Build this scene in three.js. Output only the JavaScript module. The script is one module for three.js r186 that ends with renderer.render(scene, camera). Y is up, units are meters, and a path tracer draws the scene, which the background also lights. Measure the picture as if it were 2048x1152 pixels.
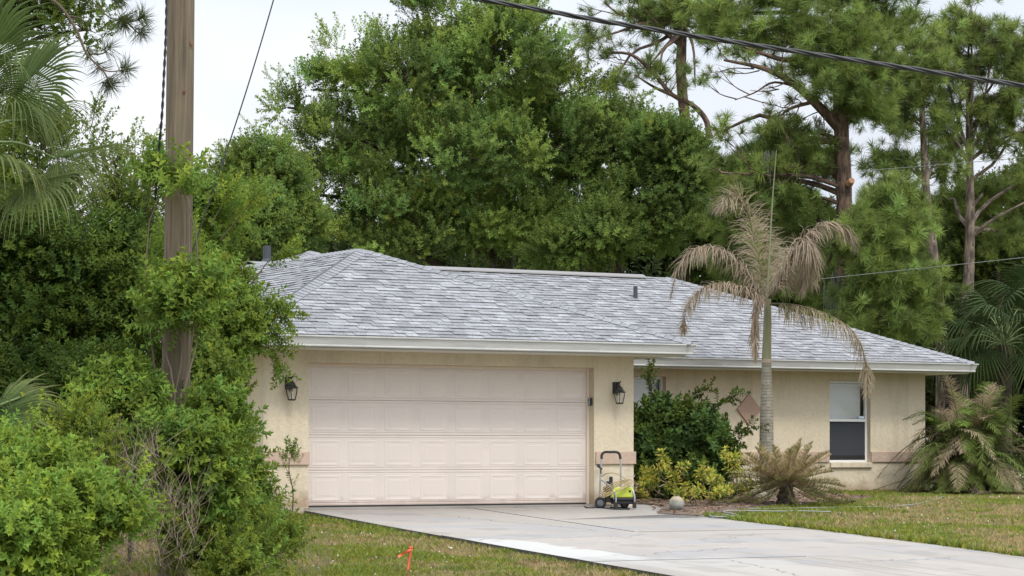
import * as THREE from 'three';
import { mergeGeometries } from 'three/addons/utils/BufferGeometryUtils.js';
import { RoundedBoxGeometry } from 'three/addons/geometries/RoundedBoxGeometry.js';

// ------------------------------------------------------------------ camera, sky, sun, exposure
const W = 2048, HT = 1152, F = 5300, CX = 1024, HY = 904, CAMY = 0.83, TH = Math.PI / 6;
const scene = new THREE.Scene();
const camera = new THREE.PerspectiveCamera(2 * Math.atan(HT / 2 / F) * 180 / Math.PI, W / HT, 0.5, 1500);
camera.position.set(0, CAMY, 0);
camera.lookAt(0, CAMY, -10);
camera.setViewOffset(W, HT, 0, HT / 2 - HY, W, HT);          // lens shifted up: the verticals stay upright
const renderer = new THREE.WebGLRenderer({ antialias: true });
renderer.toneMapping = THREE.LinearToneMapping;
renderer.toneMappingExposure = 1.19;
renderer.shadowMap.enabled = true;

// deterministic noise
function rngOf(seed) { let a = seed >>> 0; return () => { a = (a + 0x6D2B79F5) | 0; let t = Math.imul(a ^ (a >>> 15), 1 | a); t = (t + Math.imul(t ^ (t >>> 7), 61 | t)) ^ t; return ((t ^ (t >>> 14)) >>> 0) / 4294967296; }; }
const hash = (x, y, s) => { let h = Math.imul(x, 374761393) ^ Math.imul(y, 668265263) ^ Math.imul(s, 974711); h = Math.imul(h ^ (h >>> 13), 1274126177); return ((h ^ (h >>> 16)) >>> 0) / 4294967296; };
function vnoise(x, y, per, s) {                                // value noise that repeats every per cells
  const xi = Math.floor(x), yi = Math.floor(y), fx = x - xi, fy = y - yi, u = fx * fx * (3 - 2 * fx), v = fy * fy * (3 - 2 * fy);
  const m = (k) => ((k % per) + per) % per, x0 = m(xi), x1 = m(xi + 1), y0 = m(yi), y1 = m(yi + 1);
  const a = hash(x0, y0, s), b = hash(x1, y0, s), c = hash(x0, y1, s), d = hash(x1, y1, s);
  return a + (b - a) * u + (c - a) * v + (a - b - c + d) * u * v;
}
function fbm(x, y, per, oct, s) { let r = 0, a = 0.5, t = 0; for (let i = 0; i < oct; i++) { r += a * vnoise(x, y, per, s + i * 17); t += a; a *= 0.55; x *= 2; y *= 2; per *= 2; } return r / t; }
const clamp = (x, a = 0, b = 1) => Math.min(b, Math.max(a, x)), lerp = (a, b, t) => a + (b - a) * t, smooth = (a, b, x) => { const t = clamp((x - a) / (b - a)); return t * t * (3 - 2 * t); };

const SUN = new THREE.Vector3(0.28, 0.82, 0.50).normalize();
{ // bright overcast: brighter towards the zenith, with soft cloud structure and a glow where the sun stands behind the cloud
  const w = 1024, h = 512, data = new Float32Array(w * h * 4);
  for (let j = 0; j < h; j++) for (let i = 0; i < w; i++) {
    const el = ((j + 0.5) / h - 0.5) * Math.PI, az = ((i + 0.5) / w - 0.5) * 2 * Math.PI, s = Math.max(0, Math.sin(el));
    const dx = Math.cos(el) * Math.cos(az), dz = Math.cos(el) * Math.sin(az), dy = Math.sin(el);
    const n = fbm(i / w * 16, j / h * 34, 16, 5, 5) * 0.7 + fbm(i / w * 64, j / h * 64, 64, 3, 9) * 0.3;
    const c = smooth(0.3, 0.75, n), g = Math.max(0, dx * SUN.x + dy * SUN.y + dz * SUN.z);
    let L = 0.615 * (1 + 2.8 * s) * (0.9 + 0.2 * c) + 1.2 * Math.pow(g, 10);
    if (el < 0) L = 0.25;
    const o = (j * w + i) * 4, b = 1 - c;
    data[o] = L * (0.985 - 0.13 * b); data[o + 1] = L * (1 - 0.065 * b); data[o + 2] = L * (1.035 + 0.02 * b); data[o + 3] = 1;
  }
  const t = new THREE.DataTexture(data, w, h, THREE.RGBAFormat, THREE.FloatType);
  t.mapping = THREE.EquirectangularReflectionMapping; t.magFilter = t.minFilter = THREE.LinearFilter; t.needsUpdate = true;
  scene.background = t; scene.environment = t;
}
const sun = new THREE.DirectionalLight(new THREE.Color(1, 0.95, 0.87), 1.5);
sun.position.copy(SUN).multiplyScalar(80).add(new THREE.Vector3(0, 0, -40));
sun.target.position.set(0, 0, -40);
sun.castShadow = true; sun.shadow.radius = 20;
Object.assign(sun.shadow.camera, { left: -40, right: 40, top: 40, bottom: -40, near: 1, far: 200 });
sun.shadow.mapSize.set(2048, 2048);
scene.add(sun, sun.target);

// ------------------------------------------------------------------ helpers
const V3 = (x, y, z) => new THREE.Vector3(x, y, z);
const O = V3((527 - CX) / F * 39.3, 0, -39.3);                 // foot of the garage's left front corner
const ct = Math.cos(TH), st = Math.sin(TH);
const at = (px, py, d) => V3((px - CX) / F * d, CAMY - (py - HY) / F * d, -d);
const H = (u, y, v) => V3(O.x + u * ct + v * st, y, O.z - u * st + v * ct);   // along the front wall, up, out from the wall
const uvOf = (p) => { const x = p.x - O.x, z = p.z - O.z; return [x * ct - z * st, x * st + z * ct]; };
const hV = (v) => v < 0 ? -0.04 + 0.09 * clamp(-v / 5) : Math.max(-0.75, -0.04 - 0.052 * v);
const groundY = (x, z) => hV(uvOf({ x, z })[1]);
function onGround(px, py, drop = 0) {                          // the ground point seen at a pixel
  let d = 40; for (let i = 0; i < 60; i++) { const p = at(px, py, d), g = groundY(p.x, p.z) - drop; d = lerp(d, clamp((CAMY - g) * F / (py - HY), 12, 90), 0.5); }
  return at(px, py, d);
}
const used = new Map();
function numbered(n) { const k = used.get(n) ?? 0; used.set(n, k + 1); return k ? n + '_' + String(k).padStart(3, '0') : n; }
function tag(o, label, category, group, kind) { if (label) o.userData.label = label; if (category) o.userData.category = category; if (group) o.userData.group = group; if (kind) o.userData.kind = kind; return o; }
function thing(name, label, category, pos, turn = 0, group) {
  const o = new THREE.Group(); o.name = numbered(name); o.position.copy(pos ?? V3(0, 0, 0)); o.rotation.y = turn; scene.add(o); return tag(o, label, category, group);
}
function mesh(name, geo, mat, parent) {
  const g = Array.isArray(geo) ? merge(geo) : geo, o = new THREE.Mesh(g, mat); o.name = parent ? name : numbered(name); o.castShadow = o.receiveShadow = true; (parent ?? scene).add(o); return o;
}
function structure(name, geo, mat) { return tag(mesh(name, geo, mat), null, null, null, 'structure'); }
function merge(list) {
  const attrs = ['position', 'normal', 'uv'], col = list.some((g) => g.attributes.color);
  return mergeGeometries(list.map((g) => {
    g = g.index ? g.toNonIndexed() : g;
    if (!g.attributes.normal) g.computeVertexNormals();
    if (!g.attributes.uv) g.setAttribute('uv', new THREE.BufferAttribute(new Float32Array(g.attributes.position.count * 2), 2));
    for (const k of Object.keys(g.attributes)) if (!attrs.includes(k) && !(col && k === 'color')) g.deleteAttribute(k);
    if (col && !g.attributes.color) g.setAttribute('color', new THREE.BufferAttribute(new Float32Array(g.attributes.position.count * 3).fill(1), 3));
    return g;
  }));
}
class TB {                                                     // triangle collector with flat normals, uv and colour
  constructor() { this.p = []; this.c = []; this.u = []; this.col = [1, 1, 1]; this.hasC = false; }
  color(r, g, b) { this.col = [r, g, b]; this.hasC = true; return this; }
  tri(a, b, c, ua, ub, uc) { for (const q of [a, b, c]) { this.p.push(q.x, q.y, q.z); this.c.push(...this.col); } for (const q of [ua, ub, uc]) this.u.push(q ? q[0] : 0, q ? q[1] : 0); }
  quad(a, b, c, d, ua, ub, uc, ud) { this.tri(a, b, c, ua, ub, uc); this.tri(a, c, d, ua, uc, ud); }
  get count() { return this.p.length / 9; }
  geo() {
    const g = new THREE.BufferGeometry();
    g.setAttribute('position', new THREE.BufferAttribute(new Float32Array(this.p), 3)); g.setAttribute('uv', new THREE.BufferAttribute(new Float32Array(this.u), 2));
    if (this.hasC) g.setAttribute('color', new THREE.BufferAttribute(new Float32Array(this.c), 3));
    g.computeVertexNormals(); return g;
  }
}
function metreUV(g) {                                          // uv in metres from the dominant axis of each face
  g = g.index ? g.toNonIndexed() : g; g.computeVertexNormals();
  const p = g.attributes.position, n = g.attributes.normal, uv = new Float32Array(p.count * 2);
  for (let i = 0; i < p.count; i++) {
    const ax = Math.abs(n.getX(i)), ay = Math.abs(n.getY(i)), az = Math.abs(n.getZ(i));
    const [a, b] = ax > ay && ax > az ? [p.getZ(i), p.getY(i)] : ay > az ? [p.getX(i), p.getZ(i)] : [p.getX(i), p.getY(i)];
    uv[i * 2] = a; uv[i * 2 + 1] = b;
  }
  g.setAttribute('uv', new THREE.BufferAttribute(uv, 2)); return g;
}
const box = (x0, x1, y0, y1, z0, z1) => metreUV(new THREE.BoxGeometry(x1 - x0, y1 - y0, z1 - z0).translate((x0 + x1) / 2, (y0 + y1) / 2, (z0 + z1) / 2));
const rbox = (w, h, d, r, x = 0, y = 0, z = 0) => new RoundedBoxGeometry(w, h, d, 3, r).translate(x, y, z);
function tube(pts, r0, r1 = r0, sides = 6, steps = 0, wob = 0, rnd) {  // tapered tube with smooth normals, uv in metres
  const cv = new THREE.CatmullRomCurve3(pts, false, 'centripetal'), n = steps || Math.max(2, (pts.length - 1) * 4), pos = [], nor = [], uv = [], idx = [];
  let N = null, len = 0, last = null;
  for (let i = 0; i <= n; i++) {
    const t = i / n, p = cv.getPoint(t), T = cv.getTangent(t), r = (typeof r0 === 'function' ? r0(t) : lerp(r0, r1, t)) * (1 + (wob ? (rnd() - 0.5) * wob : 0));
    if (last) len += p.distanceTo(last); last = p;
    if (!N) N = Math.abs(T.y) < 0.9 ? V3(0, 1, 0).cross(T).normalize() : V3(1, 0, 0).cross(T).normalize(); else N.sub(T.clone().multiplyScalar(N.dot(T))).normalize();
    const B = T.clone().cross(N);
    for (let k = 0; k <= sides; k++) {
      const a = k / sides * Math.PI * 2, d = N.clone().multiplyScalar(Math.cos(a)).addScaledVector(B, Math.sin(a));
      pos.push(p.x + d.x * r, p.y + d.y * r, p.z + d.z * r); nor.push(d.x, d.y, d.z); uv.push(k / sides * Math.max(0.05, Math.PI * 2 * r), len);
    }
  }
  const s = sides + 1;
  for (let i = 0; i < n; i++) for (let k = 0; k < sides; k++) { const a = i * s + k; idx.push(a, a + 1, a + s, a + 1, a + s + 1, a + s); }
  for (const [row, w] of [[0, 1], [n, -1]]) for (let k = 1; k < sides - 1; k++) idx.push(...(w > 0 ? [row * s, row * s + k + 1, row * s + k] : [row * s, row * s + k, row * s + k + 1]));
  const g = new THREE.BufferGeometry();
  g.setAttribute('position', new THREE.Float32BufferAttribute(pos, 3)); g.setAttribute('normal', new THREE.Float32BufferAttribute(nor, 3)); g.setAttribute('uv', new THREE.Float32BufferAttribute(uv, 2)); g.setIndex(idx);
  return g.toNonIndexed();
}
function tint(g, c) { const n = g.attributes.position.count, a = new Float32Array(n * 3); for (let i = 0; i < n; i++) a.set(c, i * 3); g.setAttribute('color', new THREE.BufferAttribute(a, 3)); return g; }
function clip(poly, a, b, c) {                                 // keeps a x + b y <= c
  const out = [];
  for (let i = 0; i < poly.length; i++) {
    const p = poly[i], q = poly[(i + 1) % poly.length], dp = a * p[0] + b * p[1] - c, dq = a * q[0] + b * q[1] - c;
    if (dp <= 0) out.push(p);
    if ((dp < 0 && dq > 0) || (dp > 0 && dq < 0)) { const t = dp / (dp - dq); out.push([p[0] + (q[0] - p[0]) * t, p[1] + (q[1] - p[1]) * t]); }
  }
  return out;
}
function sweep(path, profile) {                                // profile [[out, y]...] closed, swept with mitres along a path in plan
  const tb = new TB(), nr = path.slice(1).map((p, i) => { const dx = p[0] - path[i][0], dy = p[1] - path[i][1], l = Math.hypot(dx, dy); return [-dy / l, dx / l]; });
  const rows = path.map((p, i) => {
    const a = nr[Math.max(0, i - 1)], b = nr[Math.min(nr.length - 1, i)], k = 1 + a[0] * b[0] + a[1] * b[1], m = [(a[0] + b[0]) / k, (a[1] + b[1]) / k];
    return profile.map(([o, y]) => V3(p[0] + m[0] * o, y, p[1] + m[1] * o));
  });
  for (let i = 0; i < rows.length - 1; i++) {
    const L = rows[i][0].distanceTo(rows[i + 1][0]); let c = 0;
    for (let k = 0; k < profile.length; k++) {
      const j = (k + 1) % profile.length, w = Math.hypot(profile[j][0] - profile[k][0], profile[j][1] - profile[k][1]);
      tb.quad(rows[i][k], rows[i + 1][k], rows[i + 1][j], rows[i][j], [0, c], [L, c], [L, c + w], [0, c + w]); c += w;
    }
  }
  const cap = THREE.ShapeUtils.triangulateShape(profile.map((q) => new THREE.Vector2(...q)), []);
  for (const row of [rows[0], rows[rows.length - 1]]) for (const [a, b, c] of cap) tb.tri(row[a], row[b], row[c]);
  return tb.geo();
}
function sheet(poly, yOf, thick = 0, step = 0.6, tb = new TB()) {       // ground polygon in (u, v), world coordinates, follows the height function
  const vs = poly.map((p) => p[1]), lo = Math.min(...vs), hi = Math.max(...vs);
  const P = ([u, v], dy = 0) => { const q = H(u, 0, v); q.y = yOf(u, v) + dy; return q; };
  for (let a = lo; a < hi; a += step) {
    const s = clip(clip(poly, 0, -1, -a), 0, 1, Math.min(hi, a + step));
    if (s.length < 3) continue;
    const con = s.map((q) => new THREE.Vector2(...q));
    if (THREE.ShapeUtils.area(con) < 0) { con.reverse(); s.reverse(); }
    for (const [i, j, k] of THREE.ShapeUtils.triangulateShape(con, [])) tb.tri(P(s[i]), P(s[k]), P(s[j]), s[i], s[k], s[j]);
  }
  if (thick) for (let i = 0; i < poly.length; i++) {
    const p = poly[i], q = poly[(i + 1) % poly.length], n = Math.max(1, Math.ceil(Math.hypot(q[0] - p[0], q[1] - p[1]) / step));
    for (let k = 0; k < n; k++) {
      const a = [lerp(p[0], q[0], k / n), lerp(p[1], q[1], k / n)], b = [lerp(p[0], q[0], (k + 1) / n), lerp(p[1], q[1], (k + 1) / n)];
      tb.quad(P(a), P(b), P(b, -thick), P(a, -thick), a, b, b, a);
    }
  }
  return tb;
}

// ------------------------------------------------------------------ materials
function dataTex(n, fn, srgb = true, rep = 1) {
  const d = new Uint8Array(n * n * 4);
  for (let j = 0; j < n; j++) for (let i = 0; i < n; i++) { const c = fn(i / n, j / n), o = (j * n + i) * 4; for (let k = 0; k < 3; k++) d[o + k] = clamp(Array.isArray(c) ? c[k] : c) * 255; d[o + 3] = 255; }
  const t = new THREE.DataTexture(d, n, n); t.wrapS = t.wrapT = THREE.RepeatWrapping; t.magFilter = THREE.LinearFilter; t.minFilter = THREE.LinearMipmapLinearFilter; t.generateMipmaps = true;
  if (srgb) t.colorSpace = THREE.SRGBColorSpace; t.repeat.set(rep, rep); t.needsUpdate = true; return t;
}
const S = (x) => Math.pow(x, 1 / 2.2);                        // linear value to sRGB
const stdMat = (o) => new THREE.MeshStandardMaterial({ roughness: 0.9, side: THREE.DoubleSide, ...o });
const rgb = (r, g, b) => new THREE.Color().setRGB(r, g, b);
const stuccoBump = dataTex(512, (x, y) => { const a = fbm(x * 24, y * 24, 24, 4, 3), b = fbm(x * 64, y * 64, 64, 3, 8); return smooth(0.42, 0.6, a) * 0.65 + b * 0.35; }, false, 1 / 1.2);
const stuccoMap = dataTex(512, (x, y) => { const a = 0.90 + 0.10 * fbm(x * 4, y * 4, 4, 5, 12) + 0.05 * (fbm(x * 90, y * 90, 90, 2, 2) - 0.5); return [a, a * 0.995, a * 0.985]; }, true, 1 / 3.7);
const wallMap = dataTex(1024, (x, y) => {                       // 3.7 m square from the ground up: faint rain streaks and a band of splashed soil with a ragged edge
  let a = 0.90 + 0.10 * fbm(x * 4, y * 4, 4, 5, 12) + 0.05 * (fbm(x * 90, y * 90, 90, 2, 2) - 0.5) - 0.045 * smooth(0.5, 0.8, fbm(x * 30, y * 3, 4096, 3, 14)); const m = y * 3.7, s = smooth(0.32, 0.02, m + 0.35 * (fbm(x * 22, y * 22, 22, 4, 15) - 0.5)) * 0.22; return [a * (1 - s * 0.8), a * 0.995 * (1 - s), a * 0.985 * (1 - s * 1.15)];
}, true, 1 / 3.7);
const M = {
  diamond: stdMat({ color: rgb(0.44, 0.305, 0.23), map: stuccoMap, bumpMap: stuccoBump, bumpScale: 0.003 }),
  wall: stdMat({ color: rgb(0.65, 0.563, 0.42), map: wallMap, bumpMap: stuccoBump, bumpScale: 0.0035 }),
  band: stdMat({ color: rgb(0.53, 0.395, 0.31), map: stuccoMap, bumpMap: stuccoBump, bumpScale: 0.003 }),
  door: stdMat({ color: rgb(0.655, 0.575, 0.515), roughness: 0.55, map: dataTex(256, (x, y) => { const a = 0.93 + 0.07 * fbm(x * 5, y * 5, 5, 5, 31), s = smooth(0.16, 0.0, y * 2.6 + 0.2 * (fbm(x * 20, y * 20, 20, 4, 36) - 0.5)) * 0.16; return [a * (1 - s * 0.8), a * (1 - s), a * (1 - s * 1.1)]; }, true, 1 / 2.6) }),
  trim: stdMat({ color: rgb(0.56, 0.555, 0.53), roughness: 0.5, map: dataTex(256, (x, y) => { const a = 0.86 + 0.14 * fbm(x * 6, y * 40, 4096, 4, 41); return a; }, true, 1 / 2) }),
  soffit: stdMat({ color: rgb(0.6, 0.57, 0.5), roughness: 0.8 }),
  white: stdMat({ color: rgb(0.72, 0.72, 0.7), roughness: 0.45 }),
  black: stdMat({ color: rgb(0.018, 0.017, 0.016), roughness: 0.5 }),
  rubber: stdMat({ color: rgb(0.025, 0.025, 0.026), roughness: 0.75 }),
  greyMetal: stdMat({ color: rgb(0.36, 0.37, 0.4), roughness: 0.4, metalness: 0.4 }),
  pipe: stdMat({ color: rgb(0.045, 0.05, 0.06), roughness: 0.7 }),
  shingle: stdMat({ color: rgb(1, 1, 1), vertexColors: true, roughness: 0.95, map: dataTex(256, (x, y) => { const a = 0.78 + 0.34 * (fbm(x * 60, y * 60, 60, 2, 51) - 0.5) + 0.2 * fbm(x * 3, y * 3, 3, 3, 52); return a; }, true, 1 / 0.9) }),
  felt: stdMat({ color: rgb(0.09, 0.09, 0.1) }),
  glass: new THREE.MeshPhysicalMaterial({ color: 0xffffff, transmission: 1, roughness: 0.03, thickness: 0, ior: 1.5, side: THREE.DoubleSide }),
  bulb: new THREE.MeshPhysicalMaterial({ color: rgb(0.9, 0.88, 0.8), transmission: 0.5, roughness: 0.5, thickness: 0 }),
  screen: stdMat({ color: rgb(0.035, 0.038, 0.045), roughness: 0.85 }),
  blind: stdMat({ color: rgb(0.62, 0.64, 0.62), roughness: 0.6 }),
};
const barkTex = (s, sx, sy, lo, hi, c) => dataTex(256, (x, y) => { const a = fbm(x * sx, y * sy, 4096, 5, s), b = lerp(lo, hi, smooth(0.25, 0.75, a)); return [b * c[0], b * c[1], b * c[2]]; }, true, 1);
const barkBump = dataTex(256, (x, y) => fbm(x * 16, y * 4, 4096, 5, 61), false, 1.2);
const bark = (c, o = {}) => stdMat({ color: rgb(...c), map: barkTex(71, 12, 4, 0.55, 1, [1, 0.98, 0.95]), bumpMap: barkBump, bumpScale: 0.03, roughness: 0.95, ...o });
M.oakBark = bark([0.10, 0.082, 0.064]); M.pineBark = bark([0.17, 0.115, 0.082]); M.paleBark = bark([0.25, 0.2, 0.165]); M.twig = stdMat({ color: rgb(0.1, 0.075, 0.05) }); M.dryTwig = stdMat({ color: rgb(0.27, 0.205, 0.15) });
const leafMat = (o = {}) => new THREE.MeshPhysicalMaterial({ color: 0xffffff, roughness: 0.92, transmission: 0.42, thickness: 0, side: THREE.DoubleSide, specularIntensity: 0.1, clearcoat: 0.13, clearcoatRoughness: 0.42, ...o });
M.leaf = leafMat(); M.leafV = leafMat({ vertexColors: true }); M.needle = leafMat({ transmission: 0.4 }); M.frond = leafMat({ vertexColors: true, transmission: 0.35, clearcoat: 0.04 });

// ------------------------------------------------------------------ ground, lawn, driveway
const groundTex = dataTex(1024, (x, y) => {
  const a = fbm(x * 10, y * 10, 10, 6, 81), b = fbm(x * 120, y * 120, 120, 2, 82), d = smooth(0.42, 0.62, a), k = 0.6 + 0.8 * b;
  return [S(lerp(0.13, 0.24, d) * k), S(lerp(0.14, 0.195, d) * k), S(lerp(0.05, 0.105, d) * k)];
}, true, 1 / 9);
M.lawn = stdMat({ map: groundTex, roughness: 1, bumpMap: dataTex(256, (x, y) => fbm(x * 40, y * 40, 40, 3, 84), false, 1 / 1.1), bumpScale: 0.03 });
M.mulch = stdMat({ map: dataTex(512, (x, y) => { const a = fbm(x * 60, y * 30, 4096, 3, 91), b = fbm(x * 5, y * 5, 5, 4, 92); const k = 0.35 + 1.1 * a; return [S(0.15 * k * (0.7 + 0.6 * b)), S(0.10 * k * (0.7 + 0.6 * b)), S(0.07 * k)]; }, true, 1 / 1.6), bumpMap: dataTex(256, (x, y) => fbm(x * 50, y * 20, 4096, 3, 94), false, 1 / 0.8), bumpScale: 0.03, roughness: 1 });
// driveway polygon in plan; its right edge curves away
const drip = (px, py) => uvOf(onGround(px, py));
const rightEdge = [drip(1300, 1027), drip(1392, 1031), drip(1500, 1044), drip(1640, 1060), drip(1800, 1080), drip(1930, 1097), drip(2035, 1112), drip(2180, 1128)];
const drive = [[0.66, 0.02], [0.5, 3], [0.36, 7], [0.3, 11], [0.28, 14.5], [0.3, 24], [14, 24], [12, 19], ...rightEdge.slice().reverse(), [7.0, 3.0], [7.2, -1.0], [6.56, -1.0], [6.56, 0.02]];
const concreteTex = dataTex(1024, (x, y) => {                  // 16 m square in plan, u from -1, v from -1
  const u = x * 16 - 1, v = y * 16 - 1, a = fbm(x * 20, y * 12, 4096, 6, 101), b = fbm(x * 160, y * 160, 160, 2, 102), c = fbm(x * 6, y * 26, 4096, 4, 103), d = fbm(x * 9 + 3, y * 9, 9, 4, 104);
  let k = 0.285 * (0.82 + 0.32 * a) * (0.95 + 0.1 * b), r = k * 1.03, g = k * 0.93, bl = k * 0.82;
  const grey = smooth(0.5, 0.62, c) * 0.6; r = lerp(r, 0.245, grey); g = lerp(g, 0.245, grey); bl = lerp(bl, 0.25, grey);
  const tan = smooth(0.5, 0.62, d) * 0.5; r = lerp(r, 0.29, tan); g = lerp(g, 0.255, tan); bl = lerp(bl, 0.22, tan);
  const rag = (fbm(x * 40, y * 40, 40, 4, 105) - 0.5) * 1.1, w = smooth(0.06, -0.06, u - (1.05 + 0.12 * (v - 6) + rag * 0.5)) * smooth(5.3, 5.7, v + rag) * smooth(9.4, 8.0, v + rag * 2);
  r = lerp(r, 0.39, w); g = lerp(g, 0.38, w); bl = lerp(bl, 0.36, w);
  const s2 = smooth(0.1, -0.1, u - (2.6 + rag * 1.4)) * smooth(8.2, 9.2, v + rag * 2) * 0.5; r = lerp(r, 0.36, s2 * (1 - w)); g = lerp(g, 0.335, s2 * (1 - w)); bl = lerp(bl, 0.3, s2 * (1 - w));
  const tyre = smooth(0.55, 0.75, fbm(x * 70, y * 3, 4096, 3, 108)) * smooth(0.45, 0.6, fbm(x * 5, y * 5, 5, 3, 109)) * 0.22, oil = Math.max(tyre, smooth(0.62, 0.75, fbm(x * 30, y * 30, 30, 3, 106)) * 0.16); k = 1 - oil;
  for (const [u0, v0, u1, v1, s] of [[0.5, 5.6, 3.4, 5.2, 1], [1.1, 8.1, 3.5, 7.4, 2], [3.6, 6.2, 5.2, 5.4, 3], [3.6, 9.6, 5.4, 9.2, 4], [2.2, 8.8, 1.6, 12, 5], [2.4, 1.5, 3.1, 4.4, 6]]) { const dx = u1 - u0, dy = v1 - v0, t = ((u - u0) * dx + (v - v0) * dy) / (dx * dx + dy * dy), n = (fbm(t * 9 + s * 30, s * 7, 4096, 5, 110 + s) - 0.5) * 0.5; if (t > 0 && t < 1) k *= 1 - 0.55 * smooth(0.022, 0.008, Math.abs(((u - u0) * dy - (v - v0) * dx) / Math.hypot(dx, dy) + n)); }
  return [S(r * k), S(g * k), S(bl * k)];
});
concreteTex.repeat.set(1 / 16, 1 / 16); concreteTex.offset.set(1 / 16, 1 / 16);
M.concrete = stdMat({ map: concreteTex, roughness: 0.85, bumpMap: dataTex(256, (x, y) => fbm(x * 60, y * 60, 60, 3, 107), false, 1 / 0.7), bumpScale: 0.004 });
M.edge = stdMat({ color: rgb(0.07, 0.066, 0.055), map: stuccoMap });  // slab sides, coloured much darker than the concrete tops
{
  const root = thing('driveway', null, null); root.userData.kind = 'structure';
  const us = [-2, 3.55, 30], vs = [-3, 0.32, 4.7, 8.7, 12.9, 30], gap = 0.011, rnd = rngOf(7);
  for (let i = 0; i < us.length - 1; i++) for (let j = 0; j < vs.length - 1; j++) {
    let p = clip(clip(clip(clip(drive, -1, 0, -us[i] - gap), 1, 0, us[i + 1] - gap), 0, -1, -vs[j] - gap), 0, 1, vs[j + 1] - gap);
    if (p.length < 3) continue;
    const lift = (rnd() - 0.5) * 0.008, tb = sheet(p, (u, v) => hV(v) + lift, 0, 0.7), sd = new TB();
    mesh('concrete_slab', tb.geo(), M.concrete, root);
    for (let k = 0; k < p.length; k++) {
      const a = p[k], b = p[(k + 1) % p.length], n = Math.max(1, Math.ceil(Math.hypot(a[0] - b[0], a[1] - b[1]) / 0.5));
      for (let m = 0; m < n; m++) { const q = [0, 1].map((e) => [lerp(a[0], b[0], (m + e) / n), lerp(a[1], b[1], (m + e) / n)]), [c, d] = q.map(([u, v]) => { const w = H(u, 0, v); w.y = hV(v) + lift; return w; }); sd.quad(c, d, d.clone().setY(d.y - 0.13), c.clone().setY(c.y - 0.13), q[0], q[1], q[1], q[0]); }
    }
    const s = mesh('slab_edge', sd.geo(), M.edge, root); s.userData.label = 'dark side of the raised slab';
  }
}
{ // ground to the horizon
  const tb = new TB(), us = [], vs = [];
  for (const [a, b, s] of [[-600, -60, 60], [-60, -14, 6], [-14, 30, 1], [30, 90, 6], [90, 690, 60]]) for (let x = a; x < b; x += s) us.push(x);
  for (const [a, b, s] of [[-700, -100, 60], [-100, -16, 6], [-16, 24, 0.8], [24, 50, 3], [50, 400, 50]]) for (let x = a; x < b; x += s) vs.push(x);
  const P = (u, v) => { const p = H(u, 0, v); p.y = hV(v) - 0.105 + (v > 1 && v < 20 && u < 0.2 ? 0.03 * (vnoise(u * 0.8 + 500, v * 0.8 + 500, 4096, 3) - 0.5) : 0); return p; };
  for (let i = 0; i < us.length - 1; i++) for (let j = 0; j < vs.length - 1; j++) { const q = [[us[i], vs[j]], [us[i], vs[j + 1]], [us[i + 1], vs[j + 1]], [us[i + 1], vs[j]]]; tb.quad(...q.map((k) => P(...k)), ...q); }
  structure('ground', tb.geo(), M.lawn);
}
const bedEdge = [uvOf(onGround(1330, 1021)), uvOf(onGround(1300, 1016)), uvOf(onGround(1275, 1003)), [6.53, -4.98], [13.9, -4.98]];
const lawnPoly = [...rightEdge, [40, 12], [40, -4.99], [16.5, -4.99], [6.53, -4.99], [6.53, -1.02], [7.22, -1.02], [7.22, 2.9]];
structure('lawn', sheet(lawnPoly, (u, v) => hV(v) - 0.015, 0.1, 0.6).geo(), M.lawn);
{
  const bed = [uvOf(onGround(1315, 1027)), uvOf(onGround(1395, 1032)), uvOf(onGround(1450, 1026)), uvOf(onGround(1560, 1014)), uvOf(onGround(1690, 1006)), [13.2, -2.2], [13.6, -4.97], [6.54, -4.97], [6.54, -1.1], uvOf(onGround(1290, 1009)), uvOf(onGround(1330, 1014))];
  structure('mulch_bed', sheet(bed, (u, v) => hV(v) + 0.006 + 0.03 * vnoise(u * 2 + 99, v * 2 + 99, 4096, 5), 0.06, 0.25).geo(), M.mulch);
  const soil = [[0.64, 0.03], [0.5, 2.4], [-0.3, 2.6], [-0.9, 1.4], [-0.9, 0.03]];
  structure('bare_soil', sheet(soil, (u, v) => hV(v) - 0.08 + 0.02 * vnoise(u * 3 + 9, v * 3 + 9, 4096, 5), 0.05, 0.25).geo(), stdMat({ color: rgb(1.25, 0.85, 0.7), map: M.mulch.map, bumpMap: M.mulch.bumpMap, bumpScale: 0.03 }));
}

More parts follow.
